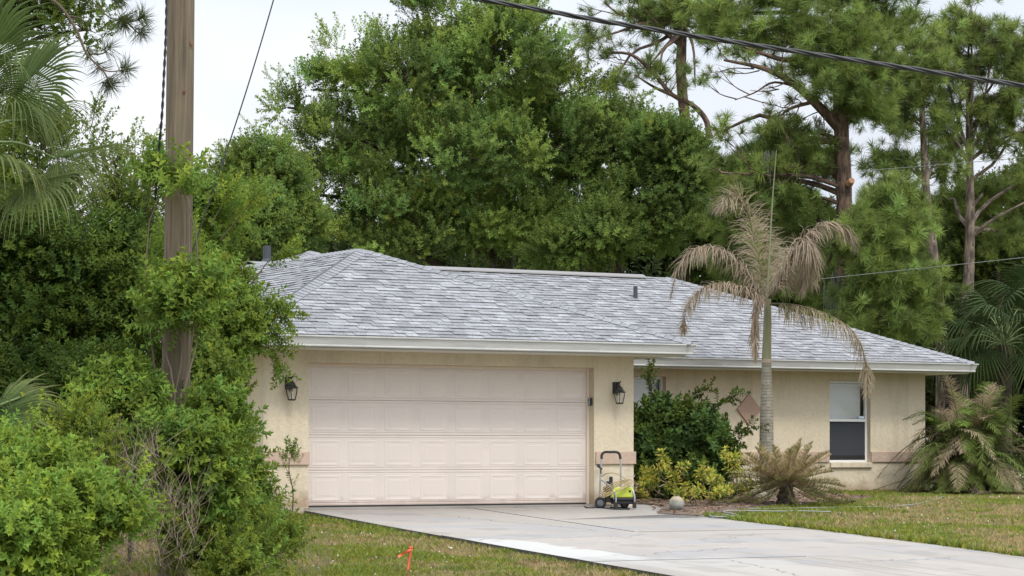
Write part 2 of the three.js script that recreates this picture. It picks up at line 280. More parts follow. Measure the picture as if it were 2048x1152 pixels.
// ------------------------------------------------------------------ the house, in its own frame: x along the front, y up, z out
const house = tag(thing('house', null, null, O, TH), 'cream stucco house with grey shingle hip roof and pink garage door', 'house');
{
  const VW = -5, UR = 16.48, VB = -12.3, UG = 6.51, T = 0.22, top = 2.42, D0 = 0.74, D1 = 5.765, DT = 2.17;
  const holes = (w, list) => {                                 // a wall sheet with openings, as an extrusion in (x, y)
    const s = new THREE.Shape([[w[0], w[2]], [w[1], w[2]], [w[1], w[3]], [w[0], w[3]]].map((q) => new THREE.Vector2(...q)));
    for (const h of list) s.holes.push(h); return s;
  };
  const rect = (a, b, c, d) => new THREE.Path([[a, c], [a, d], [b, d], [b, c]].map((q) => new THREE.Vector2(...q)));
  const ext = (s) => new THREE.ExtrudeGeometry(s, { depth: T, bevelEnabled: false, curveSegments: 20 });
  // front wall of the garage
  const gs = new THREE.Shape([[0, -0.3], [D0, -0.3], [D0, DT], [D1, DT], [D1, -0.3], [UG, -0.3], [UG, top], [0, top]].map((q) => new THREE.Vector2(...q)));
  mesh('garage_wall', metreUV(ext(gs).translate(0, 0, -T)), M.wall, house);
  // left wall with an arched window, right wall of the garage, wing, rear
  const arch = new THREE.Path(); arch.moveTo(-1.95, 0.75); arch.lineTo(-1.95, 1.7); arch.absarc(-1.3, 1.7, 0.65, Math.PI, 0, true); arch.lineTo(-0.65, 0.75); arch.closePath();
  mesh('side_wall', metreUV(ext(holes([VB, -T - 0.002, -0.3, top], [arch])).rotateY(-Math.PI / 2).translate(T, 0, 0)), M.wall, house);
  mesh('side_wall', box(UG - T, UG, -0.3, top, VW - T, -T - 0.002), M.wall, house);
  const wl = { a: 9.44, b: 10.42, c: 0.63, d: 2.22 }, wr = { a: 14.16, b: 15.14, c: 0.63, d: 2.2 };
  mesh('wing_wall', metreUV(ext(holes([UG + 0.002, UR, -0.3, top], [rect(wl.a, wl.b, wl.c, wl.d), rect(wr.a, wr.b, wr.c, wr.d)])).translate(0, 0, VW - T)), M.wall, house);
  mesh('side_wall', box(UR - T, UR, -0.3, top, VB, VW - T - 0.002), M.wall, house);
  mesh('rear_wall', box(T + 0.002, UR - T - 0.002, -0.3, top, VB, VB + T), M.wall, house);
  mesh('foundation', box(T + 0.01, UR - T - 0.01, -0.3, 0.01, VB + T + 0.01, VW - T - 0.01), M.concrete, house);
  mesh('garage_floor', box(T + 0.01, UG - T - 0.01, -0.3, -0.005, VW - T, 0.0), M.concrete, house);
  mesh('ceiling', box(T + 0.01, UR - T - 0.01, top - 0.03, top - 0.01, VB + T + 0.01, VW - T - 0.01), M.white, house);
  mesh('garage_ceiling', box(T + 0.01, UG - T - 0.01, top - 0.03, top - 0.01, VW - T, -T - 0.01), M.white, house);
  // raised bands and the diamond
  for (const [a, b, z] of [[0.0, D0 + 0.004, 0], [D1 + 0.02, UG + 0.03, 0], [UG + 0.03, wr.a - 0.02, VW], [wr.b + 0.004, UR + 0.025, VW]]) mesh('trim_band', metreUV(rbox(b - a, 0.2, 0.05, 0.006, (a + b) / 2, 0.737, z + 0.008)), M.band, house);
  { const d = metreUV(rbox(0.425, 0.425, 0.05, 0.006).rotateZ(Math.PI / 4).scale(0.93, 1, 1).translate(12.27, 1.63, VW + 0.012)); mesh('diamond_ornament', d, M.diamond, house); }

  // garage door: four sections, eight raised panels on each
  const door = new THREE.Group(); door.name = 'garage_door'; door.position.set(D0 + 0.06, 0.02, -0.17); house.add(door);
  const dw = 4.93, sh = 0.5325;
  const panelGeo = (() => {
    const tb = new TB(), w = 0.475, h = 0.385, rings = [[0, 0], [0.008, 0.003], [0.022, 0.003], [0.036, 0.0003], [0.06, 0.0003], [0.085, 0.0028]];
    const R = ([i, z]) => [V3(-w / 2 + i, -h / 2 + i, z), V3(w / 2 - i, -h / 2 + i, z), V3(w / 2 - i, h / 2 - i, z), V3(-w / 2 + i, h / 2 - i, z)];
    for (let k = 0; k < rings.length - 1; k++) { const a = R(rings[k]), b = R(rings[k + 1]); for (let e = 0; e < 4; e++) { const f = (e + 1) % 4; tb.quad(a[e], a[f], b[f], b[e], ...[a[e], a[f], b[f], b[e]].map((q) => [q.x + 0.5, q.y + 1])); } }
    const c = R(rings[5]); tb.quad(...c, ...c.map((q) => [q.x + 0.5, q.y + 1])); return tb.geo();
  })();
  for (let r = 0; r < 4; r++) {
    const s = new THREE.Shape([[-0.04, 0], [-0.007, 0.0], [0, 0.006], [0, 0.03], [-0.005, 0.034], [-0.005, 0.042], [0, 0.046], [0, sh - 0.05], [-0.005, sh - 0.046], [-0.005, sh - 0.038], [0, sh - 0.034], [0, sh - 0.012], [-0.006, sh - 0.003], [-0.04, sh - 0.003]].map((q) => new THREE.Vector2(...q)));
    const g = new THREE.ExtrudeGeometry(s, { depth: dw, bevelEnabled: false }).rotateY(Math.PI / 2).scale(1, 1, -1);   // profile z out, y up
    g.scale(1, 1, 1); g.computeBoundingBox(); const b = g.boundingBox, q = metreUV(g.translate(-b.min.x, r * sh, -b.max.z));
    mesh('door_section', q, M.door, door);
    for (let c = 0; c < 8; c++) { const p = mesh('door_panel', panelGeo, M.door, door); p.position.set(dw / 16 + c * dw / 8, r * sh + 0.264, 0.0005); }
  }
  mesh('bottom_seal', box(0, dw, -0.022, 0, -0.035, -0.008), M.rubber, door);
  mesh('door_stop', [box(D1 - 0.05, D1 - 0.002, 0.0, DT - 0.002, -0.168, -0.14), box(D0 + 0.002, D0 + 0.05, 0.0, DT - 0.002, -0.168, -0.14), box(D0 + 0.052, D1 - 0.052, DT - 0.045, DT - 0.002, -0.168, -0.14)], stdMat({ color: rgb(0.62, 0.52, 0.42) }), house);
  mesh('door_threshold', box(D0 + 0.003, D1 - 0.003, -0.12, -0.008, -0.16, 0.012), M.concrete, house);

  // windows: frame, two sashes, blind, screen, sill
  const windowAt = (o, front, open) => {
    const w = new THREE.Group(); w.name = 'window'; w.position.set(o.a, o.c, front - 0.11); house.add(w);
    const ww = o.b - o.a, h = o.d - o.c, m = h * 0.515, f = 0.045;
    mesh('window_frame', [box(0.001, f, 0.001, h - 0.001, -0.05, 0), box(ww - f, ww - 0.001, 0.001, h - 0.001, -0.05, 0), box(f, ww - f, 0.001, f, -0.05, 0.004), box(f, ww - f, h - f, h - 0.001, -0.05, 0)], M.white, w);
    mesh('sash_rail', rbox(ww - f * 2, 0.05, 0.04, 0.006, ww / 2, m, 0.002), M.white, w);
    mesh('pane', box(f, ww - f, m + 0.025, h - f, -0.03, -0.028), M.glass, w);
    mesh('pane', box(f, ww - f, f, m - 0.025, -0.045, -0.043), M.glass, w);
    const sl = []; for (let y = open ? m - 0.3 : f + 0.02; y < h - 0.08; y += 0.048) { const g = new THREE.BoxGeometry(ww - f * 2 - 0.06, 0.052, 0.003).rotateX(0.32).translate(ww / 2 - 0.02, y, -0.1); sl.push(g); }
    mesh('blind', sl, M.blind, w); mesh('blind_rail', rbox(ww - f * 2 - 0.04, 0.05, 0.05, 0.006, ww / 2 - 0.01, h - 0.075, -0.1), M.blind, w);
    if (open) { mesh('insect_screen', box(f, ww - f, f, m - 0.025, -0.016, -0.013), M.screen, w); mesh('screen_bar', box(f, ww - f, f + 0.002, f + 0.09, -0.012, -0.004), M.black, w); mesh('sticker', box(ww - f - 0.13, ww - f - 0.01, m + 0.035, m + 0.085, -0.027, -0.024), stdMat({ color: rgb(0.6, 0.68, 0.8) }), w); }
    const s = mesh('window_sill', metreUV(rbox(ww + 0.02, 0.1, 0.24, 0.012, ww / 2 + 0.01, -0.052, 0.04)), M.wall, w); s.userData.label = 'stucco sill under the window';
  };
  windowAt(wl, VW, false); windowAt(wr, VW, true);
  { // the arched window in the side wall
    const w = new THREE.Group(); w.name = 'arched_window'; w.position.set(0.1, 0, 0); house.add(w);
    const ring = (r, a, b) => { const s = new THREE.Shape(); s.moveTo(-1.3 - r, 0.75 + (0.65 - r)); s.lineTo(-1.3 - r, 1.7); s.absarc(-1.3, 1.7, r, Math.PI, 0, true); s.lineTo(-1.3 + r, 0.75 + (0.65 - r)); s.closePath(); return s; };
    const fr = ring(0.648); fr.holes.push(new THREE.Path(ring(0.575).getPoints(20)));
    mesh('window_frame', metreUV(new THREE.ExtrudeGeometry(fr, { depth: 0.05, bevelEnabled: false }).rotateY(-Math.PI / 2)), M.white, w);
    mesh('pane', new THREE.ExtrudeGeometry(ring(0.574), { depth: 0.004, bevelEnabled: false }).rotateY(-Math.PI / 2).translate(-0.02, 0, 0), M.glass, w);
    mesh('muntin', [box(-0.06, -0.005, 0.83, 2.27, -1.32, -1.28), box(-0.058, -0.007, 1.46, 1.5, -1.87, -0.73)], M.white, w);
    mesh('curtain', new THREE.PlaneGeometry(1.4, 1.7).rotateY(-Math.PI / 2).translate(0.2, 1.5, -1.3), M.blind, w);
  }
  // eaves: soffit, fascia and gutter run round the whole plan with mitred corners
  const eave = [[0, VB], [0, 0], [UG, 0], [UG, VW], [UR, VW], [UR, VB]];
  mesh('soffit', sweep(eave, [[0.002, 2.355], [0.6, 2.355], [0.6, 2.37], [0.002, 2.37]]), M.soffit, house);
  mesh('fascia', sweep(eave, [[0.582, 2.372], [0.602, 2.372], [0.602, 2.53], [0.582, 2.53]]), M.trim, house);
  const gut = mesh('gutter', sweep(eave, [[0.604, 2.385], [0.685, 2.385], [0.692, 2.392], [0.692, 2.408], [0.684, 2.415], [0.712, 2.5], [0.716, 2.52], [0.735, 2.524], [0.738, 2.53], [0.738, 2.548], [0.712, 2.55], [0.7, 2.505], [0.674, 2.41], [0.604, 2.405]]), M.trim, house);
  gut.userData.label = 'off-white metal gutter along the eaves';

  // roof: five hip faces, each shingled in clipped courses
  const e = 0.66, yE = 2.556, PI = 0.41, L = [-e, e], R = [UG + e, e], half = (UG + 2 * e) / 2, uc = UG / 2;
  const A = [uc, e - half], vwE = VW + e, yA = yE + PI * half, B = [uc, vwE - half], V1 = [UG + e, vwE], WR = [UR + e, vwE];
  const dB = (vwE - (VB - e)) / 2, vR = vwE - dB, yR = yE + PI * dB, RE = [UR + e - dB, vR], RL = [-e + dB, vR], BL = [-e, VB - e], BR = [UR + e, VB - e], K = [-e, B[1]];
  const roof = new THREE.Group(); roof.name = 'roof'; house.add(roof);
  const P = (q, y) => V3(q[0], y, q[1]);
  // pavilion roof behind, whose peak shows over the garage ridge
  const pk = (() => { const u0 = 3.9, v0 = -14.5; const w = H(u0, 0, v0), d = -w.z, y = CAMY + (HY - 491) * d / F; const px = CX + F * w.x / d; return { px, y, u0, v0 }; })();
  let u0 = pk.u0 + (603 - pk.px) / F * 54 / ct, yP = pk.y + 0.02; const hp = (yP - yE) / PI, Q = [u0, pk.v0];
  const QS = [[Q[0] - hp, Q[1] + hp], [Q[0] + hp, Q[1] + hp], [Q[0] + hp, Q[1] - hp], [Q[0] - hp, Q[1] - hp]];
  mesh('rear_wall', box(Q[0] - hp + 0.7, Q[0] + hp - 0.7, -0.3, 2.54, Q[1] - hp + 0.7, VB - 0.01), M.wall, house);
  const faces = [
    { p: [P(L, yE), P(R, yE), P(A, yA)], e: [1, 0] },
    { p: [P(K, yE), P(L, yE), P(A, yA), P(B, yA)], e: [0, 1] },
    { p: [P(BL, yE), P(K, yE), P(B, yA), P(RL, yR)], e: [0, 1] },
    { p: [P(R, yE), P(V1, yE), P(B, yA), P(A, yA)], e: [0, -1] },
    { p: [P(V1, yE), P(WR, yE), P(RE, yR), P(RL, yR)], e: [1, 0] },
    { p: [P(WR, yE), P(BR, yE), P(RE, yR)], e: [0, -1] },
    { p: [P(BR, yE), P(BL, yE), P(RL, yR), P(RE, yR)], e: [-1, 0] },
    ...[0, 1, 2, 3].map((k) => ({ p: [P(QS[k], yE), P(QS[(k + 1) % 4], yE), P(Q, yP)], e: [[1, 0], [0, -1], [-1, 0], [0, 1]][k] })),
  ];
  const deck = new TB(), all = [], rnd = rngOf(11);
  for (const f of faces) {
    const s = V3(f.e[0], 0, f.e[1]), o = f.p[0], up = f.p[2].clone().sub(o); up.addScaledVector(s, -up.dot(s)).normalize();
    const n = s.clone().cross(up).normalize(); if (n.y < 0) n.negate();
    const poly = f.p.map((q) => { const d = q.clone().sub(o); return [d.dot(s), d.dot(up)]; });
    const at3 = (a, z) => o.clone().addScaledVector(s, a[0]).addScaledVector(up, a[1]).addScaledVector(n, z);
    for (let i = 1; i < f.p.length - 1; i++) deck.tri(at3(poly[0], -0.004), at3(poly[i], -0.004), at3(poly[i + 1], -0.004));
    const area = poly.reduce((t, p, i) => { const q = poly[(i + 1) % poly.length]; return t + p[0] * q[1] - q[0] * p[1]; }, 0), sg = Math.sign(area);
    const xs = poly.map((q) => q[0]), ys = poly.map((q) => q[1]), x0 = Math.min(...xs), x1 = Math.max(...xs), y1 = Math.max(...ys);
    let run = 0, tone = 0.5;
    for (let y = -0.02; y < y1; y += 0.143) for (let x = x0 - rnd() * 0.4; x < x1;) {
      const w = 0.12 + rnd() * 0.18;
      if (rnd() < 0.85) tone = rnd();
      let q = [[x + 0.002, y], [x + w - 0.002, y], [x + w - 0.002, y + 0.166], [x + 0.002, y + 0.166]];
      for (let i = 0; i < poly.length && q.length > 2; i++) { const a = poly[i], b = poly[(i + 1) % poly.length], nx = (b[1] - a[1]) * sg, ny = -(b[0] - a[0]) * sg; if (i === 0) continue; q = clip(q, nx, ny, nx * a[0] + ny * a[1]); }
      const x_ = x; x += w; if (q.length < 3) continue;
      const lift = 0.0035 + (rnd() < 0.45 ? 0.006 : 0), z = (p) => lift + 0.012 * (1 - (p[1] - y) / 0.166);
      const tb = new TB(), g = tone < 0.32 ? 0.23 + 0.025 * rnd() : tone < 0.74 ? 0.265 + 0.025 * rnd() : 0.325 + 0.035 * rnd();
      tb.color(g * 0.99, g * 0.99, g * 1.03);
      const t3 = q.map((p) => at3(p, z(p))), b3 = q.map((p) => at3(p, -0.002)), off = rnd() * 3, uv = q.map((p) => [p[0] + off, p[1] + off]);
      for (let i = 1; i < q.length - 1; i++) tb.tri(t3[0], t3[i], t3[i + 1], uv[0], uv[i], uv[i + 1]);
      tb.color(g * 0.6, g * 0.6, g * 0.62);                     // tab edges darkened in colour to draw the shadow lines under the courses
      for (let i = 0; i < q.length; i++) { const j = (i + 1) % q.length; tb.quad(t3[i], b3[i], b3[j], t3[j], uv[i], uv[i], uv[j], uv[j]); }
      // how large it stands in the picture
      const pr = t3.map((p) => { const k = H(p.x, p.y, p.z), d = -k.z; return [CX + F * k.x / d, HY - F * (k.y - CAMY) / d]; });
      const ar = pr.reduce((t, p, i) => { const r = pr[(i + 1) % pr.length]; return t + p[0] * r[1] - r[0] * p[1]; }, 0), c = pr[0];
      all.push({ tb, size: ar < 0 && c[0] > 560 && c[0] < 2048 && (faces.indexOf(f) === 0 || faces.indexOf(f) === 4) ? -ar : 0 });
    }
  }
  mesh('roof_deck', deck.geo(), M.felt, roof);
  all.sort((a, b) => b.size - a.size);
  for (const s of all.slice(0, 300)) mesh('shingle', s.tb.geo(), M.shingle, roof);
  tag(mesh('shingle_field', merge(all.slice(300).map((s) => s.tb.geo())), M.shingle, roof), 'remaining grey shingles', null, null, 'stuff');
  // cap shingles over hips and ridges
  const caps = (p, q, d1, d2, step = 0.15, w = 0.15) => {
    const T = q.clone().sub(p), len = T.length(); T.normalize();
    for (let t = 0; t < len - 0.1; t += step) {
      const tb = new TB(), g = 0.24 + 0.06 * rnd(), a = p.clone().addScaledVector(T, t - 0.03), b = p.clone().addScaledVector(T, Math.min(len, t + step + 0.06)), up = V3(0, 1, 0), h0 = 0.04, h1 = 0.024;
      tb.color(g * 0.985, g * 0.99, g * 1.05);
      const A0 = a.clone().addScaledVector(up, h0), B0 = b.clone().addScaledVector(up, h1);
      for (const d of [d1, d2]) {
        const A1 = a.clone().addScaledVector(d, w).addScaledVector(up, h0 - 0.012), B1 = b.clone().addScaledVector(d, w).addScaledVector(up, h1 - 0.012);
        tb.quad(A0, A1, B1, B0, [0, 0], [w, 0], [w, 0.2], [0, 0.2]);
        const dn = (v) => v.clone().addScaledVector(up, -0.022); tb.color(g * 0.5, g * 0.5, g * 0.5); tb.quad(A0, A1, dn(A1), dn(A0)); tb.quad(A1, B1, dn(B1), dn(A1)); tb.color(g * 0.985, g * 0.99, g * 1.05);
      }
      mesh('cap_shingle', tb.geo(), M.shingle, roof);
    }
  };
  // directions that lie in the two faces beside a hip, square to it
  const side = (p, q, eaveDir) => { const T = q.clone().sub(p).normalize(), s = V3(eaveDir[0], 0, eaveDir[1]); return s.addScaledVector(T, -s.dot(T)).normalize(); };
  const hip = (p, q, e1, e2) => caps(p, q, side(p, q, e1), side(p, q, e2));
  hip(P(L, yE), P(A, yA), [1, 0], [0, -1]); hip(P(R, yE), P(A, yA), [-1, 0], [0, -1]);
  hip(P(WR, yE), P(RE, yR), [-1, 0], [0, -1]);
  const sl = Math.hypot(1, PI); caps(P(B, yA), P(A, yA), V3(-1 / sl, -PI / sl, 0), V3(1 / sl, -PI / sl, 0));
  QS.forEach((q, k) => { if (k < 2) hip(P(q, yE), P(Q, yP), k ? [-1, 0] : [1, 0], [0, -1]); });
  const rv = [[-0.17, -0.075], [-0.16, -0.05], [-0.05, 0.0], [0, 0.008], [0.05, 0.0], [0.16, -0.05], [0.17, -0.075]].map(([z, y]) => new THREE.Vector2(z, y));
  mesh('ridge_vent', new THREE.ExtrudeGeometry(new THREE.Shape(rv), { depth: 6.2, bevelEnabled: false }).rotateY(Math.PI / 2).translate(RL[0] + 2.4, yR + 0.045, vR), stdMat({ color: rgb(0.2, 0.19, 0.185), roughness: 0.7 }), roof);
  // pipes: where the photograph's pixel meets a slope
  const pipe = (u, v, y, h, r) => { mesh('vent_pipe', [new THREE.CylinderGeometry(r, r, h, 16, 1).translate(u, y + h / 2 - 0.1, v), new THREE.TorusGeometry(r - 0.006, 0.008, 6, 16).rotateX(Math.PI / 2).translate(u, y + h - 0.1, v), new THREE.CylinderGeometry(r + 0.008, r + 0.03, 0.05, 16, 1).translate(u, y - 0.06, v)], M.pipe, roof); };
  { const hit = (px, py) => { const d0 = V3((px - CX) / F, -(py - HY) / F, -1), o = V3(0, CAMY, 0); for (let t = 40; t < 62; t += 0.01) { const p = o.clone().addScaledVector(d0, t), [u, v] = uvOf(p); const y = yE + PI * (vwE - v); if (p.y < y && v < vwE) return [u, v, y]; } return [11, -7, 3.6]; };
    const [u, v, y] = hit(1271, 597); pipe(u, v, y, 0.33, 0.042); }
  { const px = 534, d = 49.5, p = at(px, 514, d), [u, v] = uvOf(p); pipe(u, v, p.y, 0.3, 0.075); }
}

// ------------------------------------------------------------------ foliage builders
const UPV = V3(0, 1, 0), Qt = new THREE.Quaternion(), Qr = new THREE.Quaternion(), MX = new THREE.Matrix4();
const rdir = (r) => { const z = r() * 2 - 1, a = r() * Math.PI * 2, s = Math.sqrt(1 - z * z); return V3(s * Math.cos(a), z, s * Math.sin(a)); };
const gauss = (r) => (r() + r() + r() + r() - 2) * 0.87;
function leafTris(tb, base, dir, nrm, len, wid, fold = 0.25, bend = 0.15) {     // pointed leaf with a keel: six triangles
  const side = dir.clone().cross(nrm).normalize(), pt = (t, s, h) => base.clone().addScaledVector(dir, t * len).addScaledVector(side, s * wid).addScaledVector(nrm, h * wid - bend * len * t * t);
  const a = pt(0, 0, 0), m1 = pt(0.35, 0, 0), m2 = pt(0.7, 0, 0), tip = pt(1, 0, 0), l1 = pt(0.33, 0.5, fold), l2 = pt(0.68, 0.38, fold), r1 = pt(0.33, -0.5, fold), r2 = pt(0.68, -0.38, fold);
  tb.tri(a, m1, l1); tb.tri(m1, m2, l2); tb.tri(m1, l2, l1); tb.tri(m2, tip, l2); tb.tri(a, r1, m1); tb.tri(m1, r2, m2); tb.tri(m1, r1, r2); tb.tri(m2, r2, tip);
}
function leafSimple(tb, base, dir, nrm, len, wid, fold = 0.25) {                // four triangles, for leaves far off
  const side = dir.clone().cross(nrm).normalize(), m = base.clone().addScaledVector(dir, len * 0.5), tip = base.clone().addScaledVector(dir, len).addScaledVector(nrm, -0.12 * len);
  const l = m.clone().addScaledVector(side, wid / 2).addScaledVector(nrm, fold * wid), r = m.clone().addScaledVector(side, -wid / 2).addScaledVector(nrm, fold * wid);
  tb.tri(base, m, l); tb.tri(m, tip, l); tb.tri(base, r, m); tb.tri(m, r, tip);
}
function sprig(seed, { L = 0.3, n = 12, len = 0.06, wid = 0.025, spread = 0.9, simple = false, twig = 0.003, tipTuft = 3 }) {
  const r = rngOf(seed), tb = new TB();
  const bend = V3(r() - 0.5, 0, r() - 0.5).multiplyScalar(L * 0.4), P = (t) => V3(bend.x * t * t, L * t, bend.z * t * t);
  for (let i = 0; i < n + tipTuft; i++) {
    const t = i < n ? 0.12 + 0.88 * (i + r() * 0.6) / n : 1, az = i * 2.4 + r() * 0.8, el = i < n ? spread * (0.8 + 0.4 * r()) : 0.4 + 0.3 * r();
    const d = V3(Math.sin(el) * Math.cos(az), Math.cos(el), Math.sin(el) * Math.sin(az)), nn = V3(-Math.cos(el) * Math.cos(az), Math.sin(el), -Math.cos(el) * Math.sin(az)).addScaledVector(rdir(r), 0.35).normalize(), k = 0.75 + 0.5 * r();
    (simple ? leafSimple : leafTris)(tb, P(t), d, nn, len * k, wid * k);
  }
  if (twig) { const a = V3(twig, 0, 0), b = V3(-twig, 0, twig); tb.tri(a, b, P(1)); tb.tri(V3(0, 0, -twig), a, P(1)); }
  return tb.geo();
}
function rosette(seed, { n = 8, len = 0.11, wid = 0.045, whorls = 3, gap = 0.05, colours }) {   // leaves like the fingers of a hand, whorl over whorl
  const r = rngOf(seed), tb = new TB();
  for (let w = 0; w < whorls; w++) for (let i = 0; i < n; i++) {
    const az = i / n * 6.283 + w * 0.7 + r() * 0.3, el = 1.25 - w * 0.25 + (r() - 0.5) * 0.4, d = V3(Math.sin(el) * Math.cos(az), Math.cos(el), Math.sin(el) * Math.sin(az)), nn = V3(-Math.cos(el) * Math.cos(az), Math.sin(el), -Math.cos(el) * Math.sin(az));
    if (colours) { const c = colours[Math.floor(r() * colours.length)]; tb.color(...c); }
    leafTris(tb, V3(0, w * gap, 0).addScaledVector(d, 0.03), d, nn, len * (0.7 + 0.5 * r()), wid * (0.8 + 0.4 * r()), 0.2, 0.3);
  }
  return tb.geo();
}
function tuft(seed, { n = 46, len = 0.22, w = 0.006, cone = 1.35, stem = 0.16 }) {  // pine needles round the end of a twig
  const r = rngOf(seed), tb = new TB();
  for (let i = 0; i < n; i++) {
    const az = r() * 6.283, t = r(), el = 0.15 + cone * Math.pow(r(), 0.7), d = V3(Math.sin(el) * Math.cos(az), Math.cos(el), Math.sin(el) * Math.sin(az)), b = V3(0, stem * (t - 1), 0), l = len * (0.75 + 0.4 * r());
    const sd = d.clone().cross(rdir(r)).normalize().multiplyScalar(w / 2), m = b.clone().addScaledVector(d, l * 0.55), e = b.clone().addScaledVector(d, l).add(V3(0, -0.05 * l, 0));
    tb.tri(b.clone().add(sd), b.clone().sub(sd), m.clone().sub(sd)); tb.tri(b.clone().add(sd), m.clone().sub(sd), m.clone().add(sd)); tb.tri(m.clone().add(sd), m.clone().sub(sd), e);
  }
  return tb.geo();
}
class Scatter {                                                // collects placements of one shape
  constructor() { this.m = []; this.c = []; }
  put(pos, dir, roll, scale, col) { Qt.setFromUnitVectors(UPV, dir); Qr.setFromAxisAngle(UPV, roll); Qt.multiply(Qr); MX.compose(pos, Qt, typeof scale === 'number' ? V3(scale, scale, scale) : scale); this.m.push(MX.clone()); this.c.push(col); }
  build(name, geo, mat, parent, kind) {
    const o = new THREE.InstancedMesh(geo, mat, this.m.length); o.name = parent ? name : numbered(name);
    this.m.forEach((m, i) => { o.setMatrixAt(i, m); if (this.c[i]) o.setColorAt(i, this.c[i]); });
    o.castShadow = o.receiveShadow = true; (parent ?? scene).add(o); if (kind) o.userData.kind = kind; return o;
  }
}
const colr = (base, r, amt = 0.25, yel = 0.15) => { const k = 1 + (r() - 0.5) * 2 * amt, y = r() * yel; return rgb(base[0] * k * (1 + y * 2), base[1] * k * (1 + y * 0.5), base[2] * k * (1 - y)); };
const blob = (px, py, d, rx, ry = rx, rz = 0) => { const p = at(px, py, d), s = d / F; return { p, r: V3(rx * s, ry * s, rz || (rx + ry) / 2 * s) }; };
// points on the outer part of a union of ellipsoids, each with the direction outwards
function shellPoints(blobs, n, r, { inner = 0.55, keep = 0.72, low = 0 } = {}) {
  const wgt = blobs.map((b) => Math.pow(b.r.x * b.r.y * b.r.z, 2 / 3)), tot = wgt.reduce((a, b) => a + b), out = [];
  for (let guard = 0; out.length < n && guard < n * 30; guard++) {
    let k = r() * tot, i = 0; while ((k -= wgt[i]) > 0 && i < blobs.length - 1) i++;
    const b = blobs[i], d = rdir(r), s = lerp(inner, 1.04, Math.pow(r(), 0.6)) * (0.9 + 0.2 * vnoise(d.x * 2.5 + i * 7 + 50, d.y * 2.5 + d.z * 1.7 + 50, 4096, 3)), p = b.p.clone().add(V3(d.x * b.r.x, d.y * b.r.y, d.z * b.r.z).multiplyScalar(s));
    if (blobs.some((c, j) => j !== i && V3((p.x - c.p.x) / c.r.x, (p.y - c.p.y) / c.r.y, (p.z - c.p.z) / c.r.z).length() < keep * inner)) continue;
    if (p.y < low + groundY(p.x, p.z)) continue;
    out.push({ p, d: V3(d.x / b.r.x, d.y / b.r.y, d.z / b.r.z).normalize(), b: i });
  }
  return out;
}
function limb(a, b, r0, r1, r, sag = 0.15, sides = 6) {          // a crooked limb from a to b
  const L = a.distanceTo(b), m1 = a.clone().lerp(b, 0.33).addScaledVector(rdir(r), L * 0.07), m2 = a.clone().lerp(b, 0.68).addScaledVector(rdir(r), L * 0.08);
  m1.y += L * sag * 0.5; m2.y += L * sag; return tube([a, m1, m2, b], r0, r1, sides, 7);
}
